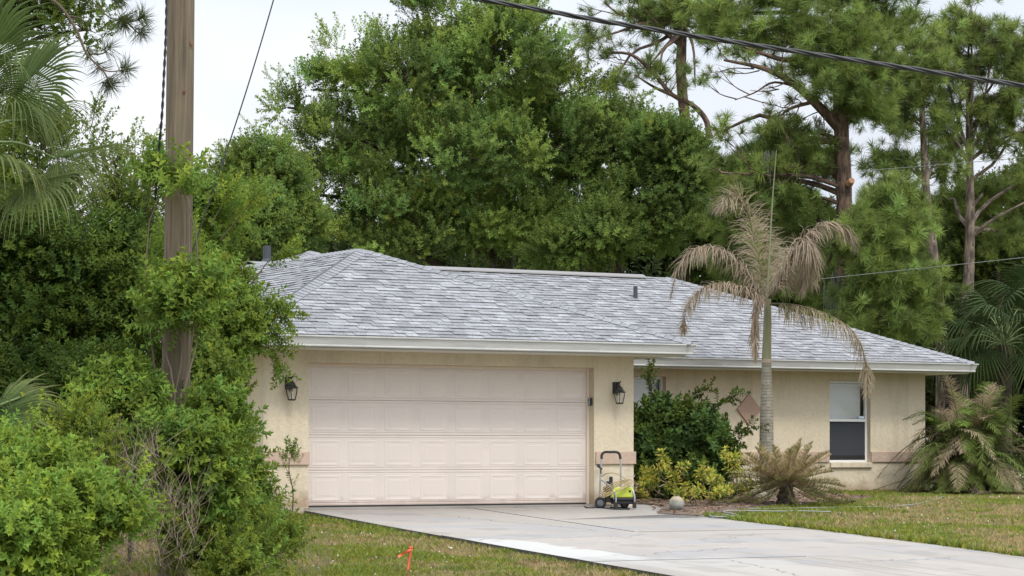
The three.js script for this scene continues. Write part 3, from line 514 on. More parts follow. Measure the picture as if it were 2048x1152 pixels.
// a plant: trunk path, limbs to every blob, twigs to the clusters, sprigs round the clusters
function plant(o) {
  o.blobs.forEach((b) => ['x', 'y', 'z'].forEach((k) => { b.r[k] = Math.max(b.r[k] * 0.3, b.r[k] - (o.shrink ?? 0)); }));
  const r = rngOf(o.seed), root = thing(o.name, o.label, o.category, o.trunk[0].clone(), 0, o.group), base = o.trunk[0];
  const toLocal = (p) => p.clone().sub(base), path = new THREE.CatmullRomCurve3(o.trunk, false, 'centripetal');
  const wood = [tube(o.trunk.map(toLocal), o.r0, o.r1, o.sides ?? 9, (o.trunk.length - 1) * 5, 0.12, r)];
  mesh(o.trunkName ?? 'trunk', wood, o.bark, root);
  const limbs = [], pick = (p) => { let best = 0, bd = 1e9; for (let t = o.limbFrom ?? 0.35; t <= 1; t += 0.02) { const q = path.getPoint(t), d = q.distanceTo(p) + Math.max(0, q.y - p.y + (o.rise ?? 0.4) * Math.hypot(q.x - p.x, q.z - p.z)) * 1.5; if (d < bd) { bd = d; best = t; } } return best; };
  const cl = shellPoints(o.blobs, o.clusters, r, o.shell);
  const hubs = o.blobs.map((b) => { const t = pick(b.p), q = path.getPoint(t), rr = lerp(o.r0, o.r1, t) * 0.55; limbs.push(limb(toLocal(q), toLocal(b.p), Math.max(0.012, Math.min(rr, 0.02 + q.distanceTo(b.p) * 0.03)), Math.max(0.006, rr * 0.3), r, o.sag ?? 0.08)); return b.p; });
  const sc = [new Scatter()];
  cl.forEach((c, i) => {
    if (i % (o.twigEvery ?? 3) === 0) limbs.push(limb(toLocal(hubs[c.b].clone().lerp(c.p, 0.15)), toLocal(c.p), o.twigR ?? 0.014, 0.004, r, 0.05, 4));
    const tone = colr(o.colour, r, o.vary ?? 0.22, o.yellow ?? 0.15);
    for (let k = 0; k < o.per; k++) {
      const off = V3(gauss(r), gauss(r) * (o.flat ?? 0.75), gauss(r)).multiplyScalar(o.spread), p = c.p.clone().add(off);
      if (p.y < groundY(p.x, p.z) + 0.02) continue;
      const dir = c.d.clone().multiplyScalar(o.out ?? 0.8).addScaledVector(off, 0.6 / o.spread).addScaledVector(UPV, o.up ?? 0.5).addScaledVector(rdir(r), 0.5).normalize();
      const kk = 1 + (r() - 0.5) * 0.35, cc = tone.clone().multiplyScalar(kk); if (o.odd && r() < o.odd[0]) cc.setRGB(...o.odd[1]);
      sc[Math.floor(r() * sc.length)].put(toLocal(p), dir, r() * 6.283, (o.size ?? 1) * (0.7 + 0.6 * r()), cc);
    }
  });
  if (o.shoots) for (let i = 0, q = cl.filter((c) => c.d.y > -0.1); i < o.shoots && q.length; i++) {   // young shoots that stand out of the outline
    const c = q[Math.floor(r() * q.length)], a = toLocal(c.p), T = c.d.clone().multiplyScalar(0.7).addScaledVector(UPV, 0.7).addScaledVector(rdir(r), 0.5).normalize(), l = (o.shootL ?? 0.45) * (0.6 + 0.7 * r()), b = a.clone().addScaledVector(T, l), m = a.clone().lerp(b, 0.5).addScaledVector(UPV, l * 0.1); b.y -= l * 0.12;
    limbs.push(tube([a, m, b], 0.0055, 0.0025, 4, 5)); const cv = new THREE.CatmullRomCurve3([a, m, b]);
    for (let t = 0.15; t <= 1; t += 0.12) sc[0].put(cv.getPoint(t), cv.getTangent(t).addScaledVector(rdir(r), 0.7).normalize(), r() * 6.28, (o.size ?? 1) * (0.55 + 0.4 * r()), colr(o.colour.map((x) => x * 1.12), r, 0.2, 0.3));
  }
  if (o.extra) o.extra(root, limbs, sc, toLocal, r);
  mesh(o.limbName ?? 'branches', limbs, o.bark2 ?? o.bark, root);
  sc.forEach((s, i) => s.m.length && s.build(o.leafName ?? 'crown', o.sprigs[i], o.mat ?? M.leaf, root, 'stuff'));
  return root;
}
// feather-leaf frond along a path: rachis and hanging leaflets in one mesh with vertex colours
function frondGeo(pts, o) {
  const r = rngOf(o.seed), cv = new THREE.CatmullRomCurve3(pts, false, 'centripetal'), tb = new TB(), n = o.n ?? 60, frizz = o.frizz ?? 0;
  for (let i = 0; i < n; i++) {
    const t = lerp(o.from ?? 0.12, 0.995, (i + r() * 0.5) / n), p = cv.getPoint(t), T = cv.getTangent(t);
    const S0 = T.clone().cross(UPV); if (S0.lengthSq() < 0.02) S0.copy(T.clone().cross(V3(0, 0, 1))); S0.normalize(); if (o.twist) S0.applyAxisAngle(T, o.twist);
    const N = S0.clone().cross(T).normalize(); if (N.y < 0) N.negate();
    const prof = Math.min(1, 0.35 + t * 3) * Math.min(1, (1 - t) * 3.5 + 0.25);
    for (const s of [-1, 1]) {
      if (o.loss && r() < o.loss) continue;
      const l = o.len * prof * (0.75 + 0.45 * r()), w = (o.w ?? 0.022) * (0.8 + 0.4 * r()), d = S0.clone().multiplyScalar(s * (o.openSide ?? 0.8)).addScaledVector(T, o.sweep ?? 0.6).addScaledVector(N, (o.vee ?? 0.35) * (0.6 + 0.8 * r())).addScaledVector(rdir(r), o.mess ?? 0.12).normalize();
      const droop = (o.droop ?? 0.5) * (0.7 + 0.6 * r()), seg = 4, c = o.col(t, r), wd = d.clone().cross(N).normalize();
      let a = p.clone(), dir = d.clone(), pa = null; tb.color(...c);
      for (let k = 0; k <= seg; k++) {
        const ww = w * (k === 0 ? 0.55 : k === seg ? 0.05 : 1 - 0.5 * (k / seg) ** 2) / 2, cur = [a.clone().addScaledVector(wd, ww), a.clone().addScaledVector(wd, -ww)];
        if (pa) { if (o.tip) { const m = Math.pow(k / seg, 2); tb.color(...c.map((x, q) => lerp(x, o.tip[q], m))); } k === seg ? tb.tri(pa[0], pa[1], a.clone()) : tb.quad(pa[0], pa[1], cur[1], cur[0]); }
        pa = cur; dir.addScaledVector(UPV, -droop * 0.55); if (frizz) dir.addScaledVector(rdir(r), frizz); dir.normalize(); a = a.clone().addScaledVector(dir, l / seg);
      }
    }
  }
  const rc = o.rachis ?? [0.2, 0.17, 0.1];
  return merge([tb.geo(), tint(tube(pts, o.r0 ?? 0.018, 0.004, 5, 16), rc)]);
}
// fan leaf of a cabbage palm: pleated blade that splits into hanging strips; lies round +y, hub at the origin
function fanGeo(seed, { R = 0.95, n = 38, sweepA = 2.0, split = 0.45, droop = 0.9, col = [0.06, 0.11, 0.03], tip = [0.3, 0.3, 0.13], cup = 0.35, costa = 0.25 }) {
  const r = rngOf(seed), tb = new TB();
  for (let i = 0; i < n; i++) {
    const a0 = lerp(-sweepA, sweepA, i / n), a1 = lerp(-sweepA, sweepA, (i + 1) / n), am = (a0 + a1) / 2, l = R * (0.72 + 0.28 * Math.cos(am * 0.55)) * (0.9 + 0.2 * r()), seg = 7, k0 = 0.75 + 0.5 * r(), hub = V3(0, costa * R * Math.max(0, Math.cos(am)), 0);
    const pt = (a, t, pleat) => V3(Math.sin(a) * t * l, Math.cos(a) * t * l, 0).add(hub.clone().multiplyScalar(Math.min(1, 0.2 + t))).add(V3(0, 0, -cup * l * t * Math.abs(Math.sin(a)) * 0.5 + pleat * 0.02 * R * t - droop * 0.25 * l * t * t));
    let pa = null, fall = 0, sway = (r() - 0.5) * 0.1;
    for (let k = 0; k <= seg; k++) {
      const t = k / seg, open = t < split ? 1 : lerp(0.85, 0.06, (t - split) / (1 - split)), e0 = lerp(am, a0, open), e1 = lerp(am, a1, open);
      const L = pt(e0, t, 0), C = pt(am, t, 1), Rr = pt(e1, t, 0); fall = t > split ? Math.pow((t - split) / (1 - split), 1.6) : 0;
      for (const q of [L, C, Rr]) q.add(V3(sway * fall * l, 0, -droop * 0.5 * l * fall * k0));
      if (pa) { const m = Math.pow(t, 3) * 0.9, c = col.map((x, q) => lerp(x, tip[q], m) * k0); tb.color(...c); tb.quad(pa[0], pa[1], C, L); tb.quad(pa[1], pa[2], Rr, C); }
      pa = [L, C, Rr];
    }
  }
  return tb.geo();
}
// the same leaf grown in world axes, so that its free strips hang straight down: dir along the midrib, up out of the blade's upper face
function hangingFan(seed, dir, up, { R = 0.9, n = 44, sweepA = 1.9, split = 0.5, heavy = 0.5, col = [0.055, 0.088, 0.02], tip = [0.18, 0.19, 0.065], fold = 0.3, lift = 0.12 }) {
  const r = rngOf(seed), tb = new TB(), Y = dir.clone().normalize(), Z = up.clone().addScaledVector(Y, -up.dot(Y)).normalize(), X = Y.clone().cross(Z), da = 2 * sweepA / n;
  for (let i = 0; i < n; i++) {
    const am = -sweepA + (i + 0.5) * da, l = R * (0.78 + 0.22 * Math.cos(am * 0.6)) * (0.88 + 0.24 * r()), k0 = 0.7 + 0.6 * r(), seg = 10, hv = heavy * (0.6 + 0.8 * r());
    const D = Y.clone().multiplyScalar(Math.cos(am)).addScaledVector(X, Math.sin(am)).addScaledVector(Z, -fold * Math.abs(Math.sin(am)) + lift).normalize();
    let p = Y.clone().multiplyScalar(0.1 * R * Math.cos(am)), d = D.clone(), pa = null; const side = Z.clone().cross(D).normalize();
    for (let k = 0; k <= seg; k++) {
      const t = k / seg, half = t < split ? l * t * da * 0.5 : l * split * da * 0.5 * lerp(0.85, 0.05, Math.pow((t - split) / (1 - split), 0.8)), cr = Math.max(0.003, half * 0.55);
      const sd = side.clone(), N = sd.clone().cross(d).normalize(); if (N.dot(Z) < 0) N.negate();
      const cur = [p.clone().addScaledVector(sd, half), p.clone().addScaledVector(N, cr), p.clone().addScaledVector(sd, -half)];
      if (pa) { const m = Math.pow(t, 2.2); tb.color(...col.map((x, q) => lerp(x, tip[q], m) * k0)); tb.quad(pa[0], pa[1], cur[1], cur[0]); tb.quad(pa[1], pa[2], cur[2], cur[1]); }
      pa = cur; if (t > split * 0.8) { d.addScaledVector(UPV, -hv * 0.55).addScaledVector(rdir(r), 0.05).normalize(); } p = p.clone().addScaledVector(d, l / seg);
    }
  }
  return tb.geo();
}
// stands a fan leaf at p: y axis along dir, its back (+z) towards up
function putFan(parent, geo, base, p, dir, up, size, mat, petioleFrom) {
  const g = new THREE.Mesh(geo, mat); g.name = 'leaf_blade'; const y = dir.clone().normalize(), z = up.clone().addScaledVector(y, -up.dot(y)).normalize(), x = y.clone().cross(z);
  g.matrixAutoUpdate = true; g.quaternion.setFromRotationMatrix(new THREE.Matrix4().makeBasis(x, y, z)); g.position.copy(p).sub(base); g.scale.setScalar(size); g.castShadow = g.receiveShadow = true; parent.add(g);
  if (petioleFrom) { const a = petioleFrom.clone().sub(base), b = p.clone().sub(base), m = a.clone().lerp(b, 0.55); m.y += a.distanceTo(b) * 0.12; mesh('leaf_stalk', tube([a, m, b], 0.016, 0.011, 5, 8), M.stalk, parent); }
  return g;
}
M.stalk = stdMat({ color: rgb(0.14, 0.19, 0.06), roughness: 0.6 });

// ------------------------------------------------------------------ trees behind the house
const oakSprigs = [1, 2, 3].map((s) => sprig(100 + s, { L: 0.34, n: 17, len: 0.084, wid: 0.034, simple: true, spread: 0.95, tipTuft: 4 }));
const onG = (x, z) => V3(x, groundY(x, z) - 0.1, z);
const trunkAt = (list) => list.map(([x, y, d]) => at(x, y, d));
function footed(list) { const p = trunkAt(list), f = p[0]; return [onG(f.x, f.z), ...p]; }
plant({
  name: 'oak_tree', label: 'huge spreading green oak rising behind the roof, tallest broad crown', category: 'tree', seed: 21, bark: M.oakBark,
  trunk: footed([[1000, 640, 67], [1005, 500, 67], [985, 360, 67], [950, 200, 67]]), r0: 0.4, r1: 0.12, limbFrom: 0.25, rise: 0.3, sag: 0.05,
  blobs: [[930, 40, 170, 100, 66], [715, 120, 90, 85, 66], [630, 180, 65, 60, 66], [575, 215, 55, 45, 66], [820, 160, 140, 110, 65], [1010, 120, 150, 120, 65], [1110, 190, 100, 90, 66], [720, 280, 150, 100, 65.5], [900, 310, 170, 120, 64.5], [1080, 300, 150, 110, 65], [1200, 300, 100, 100, 66], [640, 390, 120, 80, 65.5], [800, 430, 150, 90, 65], [980, 440, 150, 90, 65.5], [1140, 420, 120, 90, 66], [820, 500, 130, 50, 64.5], [700, 480, 90, 50, 65], [940, 300, 260, 200, 70]].map((b) => blob(b[0], b[1], b[4], b[2], b[3])),
  clusters: 720, per: 28, spread: 0.31, shrink: 0.34, shoots: 170, shootL: 0.85, colour: [0.158, 0.255, 0.07], vary: 0.55, yellow: 0.2, sprigs: oakSprigs, up: 0.7, twigR: 0.02, odd: [0.015, [0.24, 0.26, 0.04]], shell: { inner: 0.55, keep: 0.85 },
});
plant({
  name: 'oak_tree', label: 'smaller oak at the left behind the roof, beside the thin slanting wire', category: 'tree', seed: 22, bark: M.oakBark,
  trunk: footed([[500, 650, 62], [505, 540, 62], [500, 420, 62]]), r0: 0.2, r1: 0.07, limbFrom: 0.3,
  blobs: [[505, 345, 62, 60, 62], [445, 390, 50, 55, 62], [560, 385, 60, 60, 62], [490, 440, 90, 60, 61], [425, 470, 60, 60, 62], [590, 460, 70, 50, 62], [540, 300, 40, 35, 62]].map((b) => blob(b[0], b[1], b[4], b[2], b[3])),
  clusters: 230, per: 24, spread: 0.3, shrink: 0.25, shoots: 50, shootL: 0.7, colour: [0.155, 0.25, 0.066], vary: 0.28, yellow: 0.2, sprigs: oakSprigs, shell: { inner: 0.5, keep: 0.8 },
});
plant({
  name: 'oak_tree', label: 'darker oak right of the tallest crown, hung with grey moss', category: 'tree', seed: 23, bark: M.oakBark,
  trunk: footed([[1240, 640, 66], [1235, 500, 66], [1260, 380, 66], [1300, 300, 66]]), r0: 0.2, r1: 0.06, limbFrom: 0.3,
  blobs: [[1320, 300, 90, 60, 65], [1385, 315, 40, 40, 65], [1370, 370, 60, 50, 65], [1280, 400, 90, 70, 65], [1200, 470, 90, 60, 64], [1340, 455, 70, 50, 65], [1250, 250, 60, 50, 66], [1120, 500, 70, 40, 64]].map((b) => blob(b[0], b[1], b[4], b[2], b[3])),
  clusters: 260, per: 22, spread: 0.3, shrink: 0.25, shoots: 50, shootL: 0.7, colour: [0.135, 0.215, 0.056], vary: 0.3, yellow: 0.15, sprigs: oakSprigs, shell: { inner: 0.5, keep: 0.8 },
});
// pines
const tufts = [1, 2, 3].map((s) => tuft(130 + s, { n: 84, len: 0.25, w: 0.0085, cone: 1.6, stem: 0.16 }));
const pineTree = (o) => plant({ name: 'pine_tree', category: 'tree', bark: M.pineBark, spread: 0.48, per: 2, sprigs: tufts, mat: M.needle, size: 1.02, up: 0.7, out: 0.6, twigEvery: 1, twigR: 0.016, colour: [0.12, 0.165, 0.036], vary: 0.38, yellow: 0.1, shrink: 0.12, flat: 0.7, shell: { inner: 0.15, keep: 0.3 }, sag: 0.12, ...o });
const twigsOn = (limbs, sc, r, pts, n, col, tufty = 0.7) => { const cv = new THREE.CatmullRomCurve3(pts); for (let i = 0; i < n; i++) { const t = 0.15 + 0.85 * r(), a = cv.getPoint(t), d = cv.getTangent(t).multiplyScalar(0.6).addScaledVector(rdir(r), 0.9).addScaledVector(UPV, 0.25).normalize(), l = 0.35 + 0.75 * r(), b = a.clone().addScaledVector(d, l), m = a.clone().lerp(b, 0.5).addScaledVector(rdir(r), l * 0.12); limbs.push(tube([a, m, b], 0.016, 0.006, 4, 6)); for (let k = 0; k < 2; k++) { const e = b.clone().addScaledVector(rdir(r), 0.22 * l); limbs.push(tube([m, m.clone().lerp(e, 0.5).addScaledVector(rdir(r), 0.04), e], 0.009, 0.004, 3, 4)); if (r() < tufty) sc[0].put(e, d.clone().addScaledVector(UPV, 0.4).normalize(), r() * 6, 0.8 + 0.3 * r(), colr(col, r)); } } };
const moss = (root, list, seed) => { const r = rngOf(seed), g = []; for (const [p, l] of list) for (let i = 0; i < 20; i++) { const a = p.clone().add(V3(gauss(r) * 0.16, -r() * 0.15, gauss(r) * 0.1)), ll = l * (0.4 + 0.6 * r()), b = a.clone().add(V3(gauss(r) * 0.05, -ll, gauss(r) * 0.05)), m = a.clone().lerp(b, 0.5).add(V3(gauss(r) * 0.05, 0, 0)); g.push(tube([a, m, b], 0.011, 0.003, 4, 6)); } mesh('hanging_moss', g, M.moss, root); };
M.moss = stdMat({ color: rgb(0.14, 0.145, 0.11), roughness: 1 });
const bigPine = [[1695, 760, 60], [1690, 600, 60], [1688, 400, 60], [1682, 250, 60], [1678, 120, 60], [1672, -60, 60]];
pineTree({
  label: 'stout pine with reddish trunk and sawn limb behind the dead-fronded palm', seed: 31, trunk: footed(bigPine), r0: 0.25, r1: 0.13, limbFrom: 0.45, rise: 0.1,
  blobs: [[1500, 70, 70, 50, 60], [1590, 60, 80, 55, 59.5], [1690, 70, 80, 60, 59], [1760, 40, 70, 50, 60], [1700, 150, 90, 60, 59], [1620, 130, 60, 35, 59.5], [1730, 210, 60, 50, 60], [1560, -10, 120, 40, 60], [1740, -30, 90, 50, 60], [1580, 270, 70, 45, 60], [1540, 320, 60, 40, 60], [1620, 320, 60, 40, 60], [1510, 370, 60, 45, 60], [1590, 400, 70, 50, 60], [1780, 400, 60, 60, 59], [1760, 480, 90, 70, 58.5], [1830, 440, 40, 50, 59], [1780, 560, 90, 70, 58.5], [1850, 560, 40, 50, 59], [1700, 470, 60, 50, 58.5], [1790, 640, 90, 50, 58.5], [1720, 600, 60, 50, 59], [1850, 640, 40, 40, 59], [1450, 330, 50, 35, 60.5], [1470, 440, 60, 45, 61], [1630, 460, 60, 50, 61], [1560, 520, 90, 50, 61.5], [1640, 560, 60, 50, 61], [1560, 320, 90, 55, 61], [1480, 520, 80, 50, 61.5], [1655, 330, 40, 45, 61], [1440, 30, 60, 40, 60.5], [1450, 260, 30, 25, 60]].map((b) => blob(b[0], b[1], b[4], b[2], b[3])),
  clusters: 1500, per: 2, colour: [0.19, 0.27, 0.072],
  extra: (root, limbs, sc, L, r) => {
    const P = (l) => l.map(([x, y, d]) => L(at(x, y, d)));
    limbs.push(tube(P([[1684, 262, 60], [1640, 215, 59.7], [1590, 170, 59.4], [1530, 138, 59.2], [1448, 120, 59]]), 0.14, 0.03, 8, 16), tube(P([[1680, 170, 60], [1625, 125, 59.7], [1560, 118, 59.4], [1490, 95, 59.2]]), 0.11, 0.03, 8, 14), tube(P([[1690, 375, 60], [1610, 352, 59.6], [1530, 350, 59.4], [1440, 345, 59]]), 0.06, 0.018, 7, 14), tube(P([[1600, 175, 59.5], [1545, 165, 59.3], [1510, 185, 59.2], [1470, 200, 59]]), 0.035, 0.01, 5, 10), tube(P([[1620, 205, 59.6], [1575, 220, 59.4], [1545, 250, 59.2]]), 0.05, 0.015, 5, 10));
    const pc = [0.16, 0.22, 0.062]; twigsOn(limbs, sc, r, P([[1684, 262, 60], [1590, 170, 59.4], [1448, 120, 59]]), 22, pc, 0.45); twigsOn(limbs, sc, r, P([[1620, 205, 59.6], [1575, 220, 59.4], [1545, 250, 59.2]]), 10, pc); twigsOn(limbs, sc, r, P([[1690, 375, 60], [1610, 352, 59.6], [1440, 345, 59]]), 16, pc); twigsOn(limbs, sc, r, P([[1600, 175, 59.5], [1510, 185, 59.2], [1470, 200, 59]]), 5, pc, 0.1);
    const c = mesh('sawn_limb', new THREE.CylinderGeometry(0.07, 0.09, 0.16, 14).rotateX(1.2).rotateY(0.3).translate(0, 0, 0), stdMat({ color: rgb(0.34, 0.185, 0.1) }), root); c.position.copy(L(at(1701, 364, 59.75)));
    moss(root, [[L(at(1668, 545, 59.6)), 1.1], [L(at(1660, 560, 59.6)), 0.9], [L(at(1535, 300, 59.3)), 0.7], [L(at(1640, 230, 59.4)), 0.5]], 33);
  },
});
pineTree({
  label: 'slender leaning pine between the stout pine and the rightmost pine', seed: 32, bark: M.paleBark, trunk: footed([[1884, 720, 64], [1872, 560, 64], [1853, 400, 64], [1848, 300, 64], [1842, 190, 64]]), r0: 0.19, r1: 0.06, limbFrom: 0.6, rise: 0.5,
  blobs: [[1830, 170, 60, 60, 64], [1790, 230, 45, 50, 64], [1860, 110, 50, 50, 64], [1800, 320, 50, 30, 64], [1880, 250, 40, 40, 64], [1770, 130, 50, 50, 64.5], [1820, 70, 60, 35, 65], [1765, 320, 45, 30, 64.5], [1745, 190, 45, 55, 65], [1890, 330, 45, 35, 65], [1800, 390, 50, 30, 65]].map((b) => blob(b[0], b[1], b[4], b[2], b[3])), clusters: 300, per: 2, colour: [0.18, 0.25, 0.072],
});
pineTree({
  label: 'rightmost pine with a bare grey trunk and umbrella-shaped crown', seed: 33, bark: M.paleBark, trunk: footed([[1926, 740, 66], [1937, 560, 66], [1940, 420, 66], [1938, 250, 66], [1936, 120, 66]]), r0: 0.19, r1: 0.06, limbFrom: 0.55, rise: 0.7,
  blobs: [[1940, 50, 70, 40, 66], [1880, 80, 60, 40, 66], [2000, 80, 70, 45, 66], [2050, 130, 60, 60, 66], [1960, 130, 60, 40, 66], [1900, 150, 50, 40, 66], [2020, 200, 60, 50, 66], [1970, 230, 50, 40, 66], [1890, 210, 40, 35, 66], [2060, 270, 50, 40, 66], [1990, 290, 50, 30, 66], [1890, 300, 40, 30, 67], [1960, 390, 70, 35, 67.5], [2050, 370, 60, 40, 67.5], [1890, 400, 45, 35, 67.5], [2010, 480, 60, 35, 68]].map((b) => blob(b[0], b[1], b[4], b[2], b[3])), clusters: 460, per: 2, colour: [0.18, 0.25, 0.072],
  extra: (root, limbs, sc, L, r) => { const P = (l) => l.map(([x, y, d]) => L(at(x, y, d))); for (const w of [[[1940, 300, 66], [1890, 230, 65.7], [1830, 130, 65.4]], [[1938, 310, 66], [1905, 200, 65.8], [1880, 90, 65.6]], [[1938, 300, 66], [1970, 190, 65.8], [1990, 70, 65.6]], [[1940, 305, 66], [2000, 210, 65.7], [2050, 110, 65.5]], [[1940, 290, 66], [1945, 150, 65.8], [1940, 40, 65.7]]]) { limbs.push(tube(P(w), 0.05, 0.015, 6, 12)); twigsOn(limbs, sc, r, P(w), 12, [0.16, 0.22, 0.065], 0.8); } limbs.push(tube(P([[1942, 475, 66], [1985, 440, 65.8], [2060, 400, 65.6]]), 0.06, 0.025, 6, 10), tube(P([[1940, 330, 66], [1905, 275, 65.8], [1870, 250, 65.5]]), 0.06, 0.02, 6, 10), tube(P([[1940, 320, 66], [1990, 285, 65.8], [2060, 255, 65.4]]), 0.06, 0.02, 6, 10)); },
});
pineTree({
  label: 'tall bare pine with a bent limb, seen over the right of the big oak', seed: 34, trunk: footed([[1372, 640, 72], [1375, 300, 72], [1362, 150, 72], [1366, 20, 72], [1360, -60, 72]]), r0: 0.21, r1: 0.1, limbFrom: 0.75, rise: 0.2,
  blobs: [[1350, 20, 80, 40, 72], [1290, 30, 60, 40, 72], [1420, 60, 30, 40, 72], [1390, 165, 26, 22, 71], [1300, 130, 30, 24, 71.5], [1230, 160, 26, 26, 71], [1180, 80, 30, 30, 71], [1320, 150, 20, 20, 71], [1440, 10, 40, 30, 72]].map((b) => blob(b[0], b[1], b[4], b[2], b[3])), clusters: 190, per: 2, colour: [0.16, 0.225, 0.062],
  extra: (root, limbs, sc, L, r) => { const P = (l) => l.map(([x, y, d]) => L(at(x, y, d))); twigsOn(limbs, sc, r, P([[1385, 210, 71], [1345, 190, 71], [1310, 150, 71], [1210, 105, 71.5]]), 16, [0.13, 0.185, 0.055], 0.75); twigsOn(limbs, sc, r, P([[1360, 90, 72], [1320, 55, 71.6], [1200, 20, 71.4]]), 16, [0.13, 0.185, 0.055], 0.8); limbs.push(tube(P([[1419, 276, 71], [1412, 240, 71], [1385, 210, 71], [1345, 190, 71], [1310, 150, 71], [1265, 110, 71], [1210, 105, 71.5]]), 0.085, 0.035, 8, 20), tube(P([[1345, 190, 71], [1310, 175, 71], [1270, 150, 71]]), 0.06, 0.02, 6, 8), tube(P([[1360, 90, 72], [1320, 55, 71.6], [1290, 20, 71.4]]), 0.07, 0.03, 6, 8)); moss(root, [[L(at(1408, 365, 70)), 1.25], [L(at(1443, 350, 70)), 0.9], [L(at(1470, 345, 70)), 0.7]], 35); },
});
// understorey and far wood
const bushSprigs = [1, 2].map((s) => sprig(140 + s, { L: 0.5, n: 13, len: 0.17, wid: 0.07, simple: true, spread: 0.95, twig: 0 }));
plant({
  name: 'understorey_tree', label: 'dark leafy tree filling the gap between the palm and the pines', category: 'tree', seed: 41, bark: M.oakBark, trunk: footed([[1520, 680, 70], [1530, 540, 70], [1540, 420, 70]]), r0: 0.2, r1: 0.06,
  blobs: [[1480, 420, 70, 60, 70], [1560, 460, 80, 60, 70], [1440, 500, 80, 60, 70], [1640, 500, 60, 60, 70], [1530, 560, 110, 70, 70]].map((b) => blob(b[0], b[1], b[4], b[2], b[3])), clusters: 240, per: 16, spread: 0.45, shrink: 0.4, colour: [0.075, 0.125, 0.025], sprigs: bushSprigs, shell: { inner: 0.5, keep: 0.8 },
});
plant({
  name: 'understorey_tree', label: 'dark leafy tree at the right edge below the umbrella pine', category: 'tree', seed: 42, bark: M.oakBark, trunk: footed([[2010, 720, 74], [2000, 560, 74], [1990, 430, 74]]), r0: 0.2, r1: 0.06,
  blobs: [[1980, 400, 90, 50, 74], [2060, 370, 60, 70, 74], [1900, 440, 60, 50, 75], [2030, 480, 80, 60, 74], [1950, 530, 110, 60, 75], [2080, 560, 70, 60, 74]].map((b) => blob(b[0], b[1], b[4], b[2], b[3])), clusters: 260, per: 24, spread: 0.4, shrink: 0.4, colour: [0.1, 0.15, 0.04], sprigs: oakSprigs, shell: { inner: 0.5, keep: 0.8 },
});
{
  const r = rngOf(45), sc = new Scatter(), list = [];
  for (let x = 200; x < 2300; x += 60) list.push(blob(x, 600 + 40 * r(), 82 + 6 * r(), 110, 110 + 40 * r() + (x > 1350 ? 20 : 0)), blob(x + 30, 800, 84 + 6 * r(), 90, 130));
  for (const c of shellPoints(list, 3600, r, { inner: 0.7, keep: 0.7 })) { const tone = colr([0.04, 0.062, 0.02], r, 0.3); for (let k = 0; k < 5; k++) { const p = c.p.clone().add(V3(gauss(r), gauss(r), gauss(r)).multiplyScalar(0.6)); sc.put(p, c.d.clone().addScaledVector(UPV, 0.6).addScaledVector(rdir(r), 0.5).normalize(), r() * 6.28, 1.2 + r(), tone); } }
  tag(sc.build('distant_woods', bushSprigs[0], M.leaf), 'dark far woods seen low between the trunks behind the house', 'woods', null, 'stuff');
}
// cabbage palms in the shade at the right
const bgFan = [1, 2].map((s) => fanGeo(150 + s, { R: 0.8, n: 30, droop: 1.0, col: [0.035, 0.062, 0.02], tip: [0.075, 0.1, 0.035] }));
const cabbage = (px, py, d, seed, label, n, col) => {
  const r = rngOf(seed), c = at(px, py, d), f = onG(c.x, c.z), root = thing('cabbage_palm', label, 'palm', f, 0);
  mesh('trunk', tube([V3(0, 0, 0), c.clone().sub(f).multiplyScalar(0.6), c.clone().sub(f)], 0.2, 0.17, 10, 10, 0.15, r), M.oakBark, root);
  for (let i = 0; i < n; i++) { const az = i * 2.4 + r(), el = lerp(1.2, -0.5, i / n), dir = V3(Math.cos(az) * Math.cos(el), Math.sin(el), Math.sin(az) * Math.cos(el)), p = c.clone().addScaledVector(dir, 0.75 + 0.25 * r()).add(V3(0, 0.1, 0)); const g = putFan(root, bgFan[i % 2], f, p, dir.clone().add(V3(0, -0.25, 0)), V3(0, 1, 0).addScaledVector(rdir(r), 0.3), 0.75 + 0.3 * r(), M.frond, c); g.name = 'fan_leaf'; }
};
cabbage(2008, 690, 60, 51, 'cabbage palm with green fans right of the rightmost pine trunk', 22);
cabbage(1905, 720, 62, 52, 'low cabbage palm between the two pine trunks behind the roof corner', 16);
cabbage(2085, 650, 63, 53, 'cabbage palm cut by the right edge of the photo', 18);

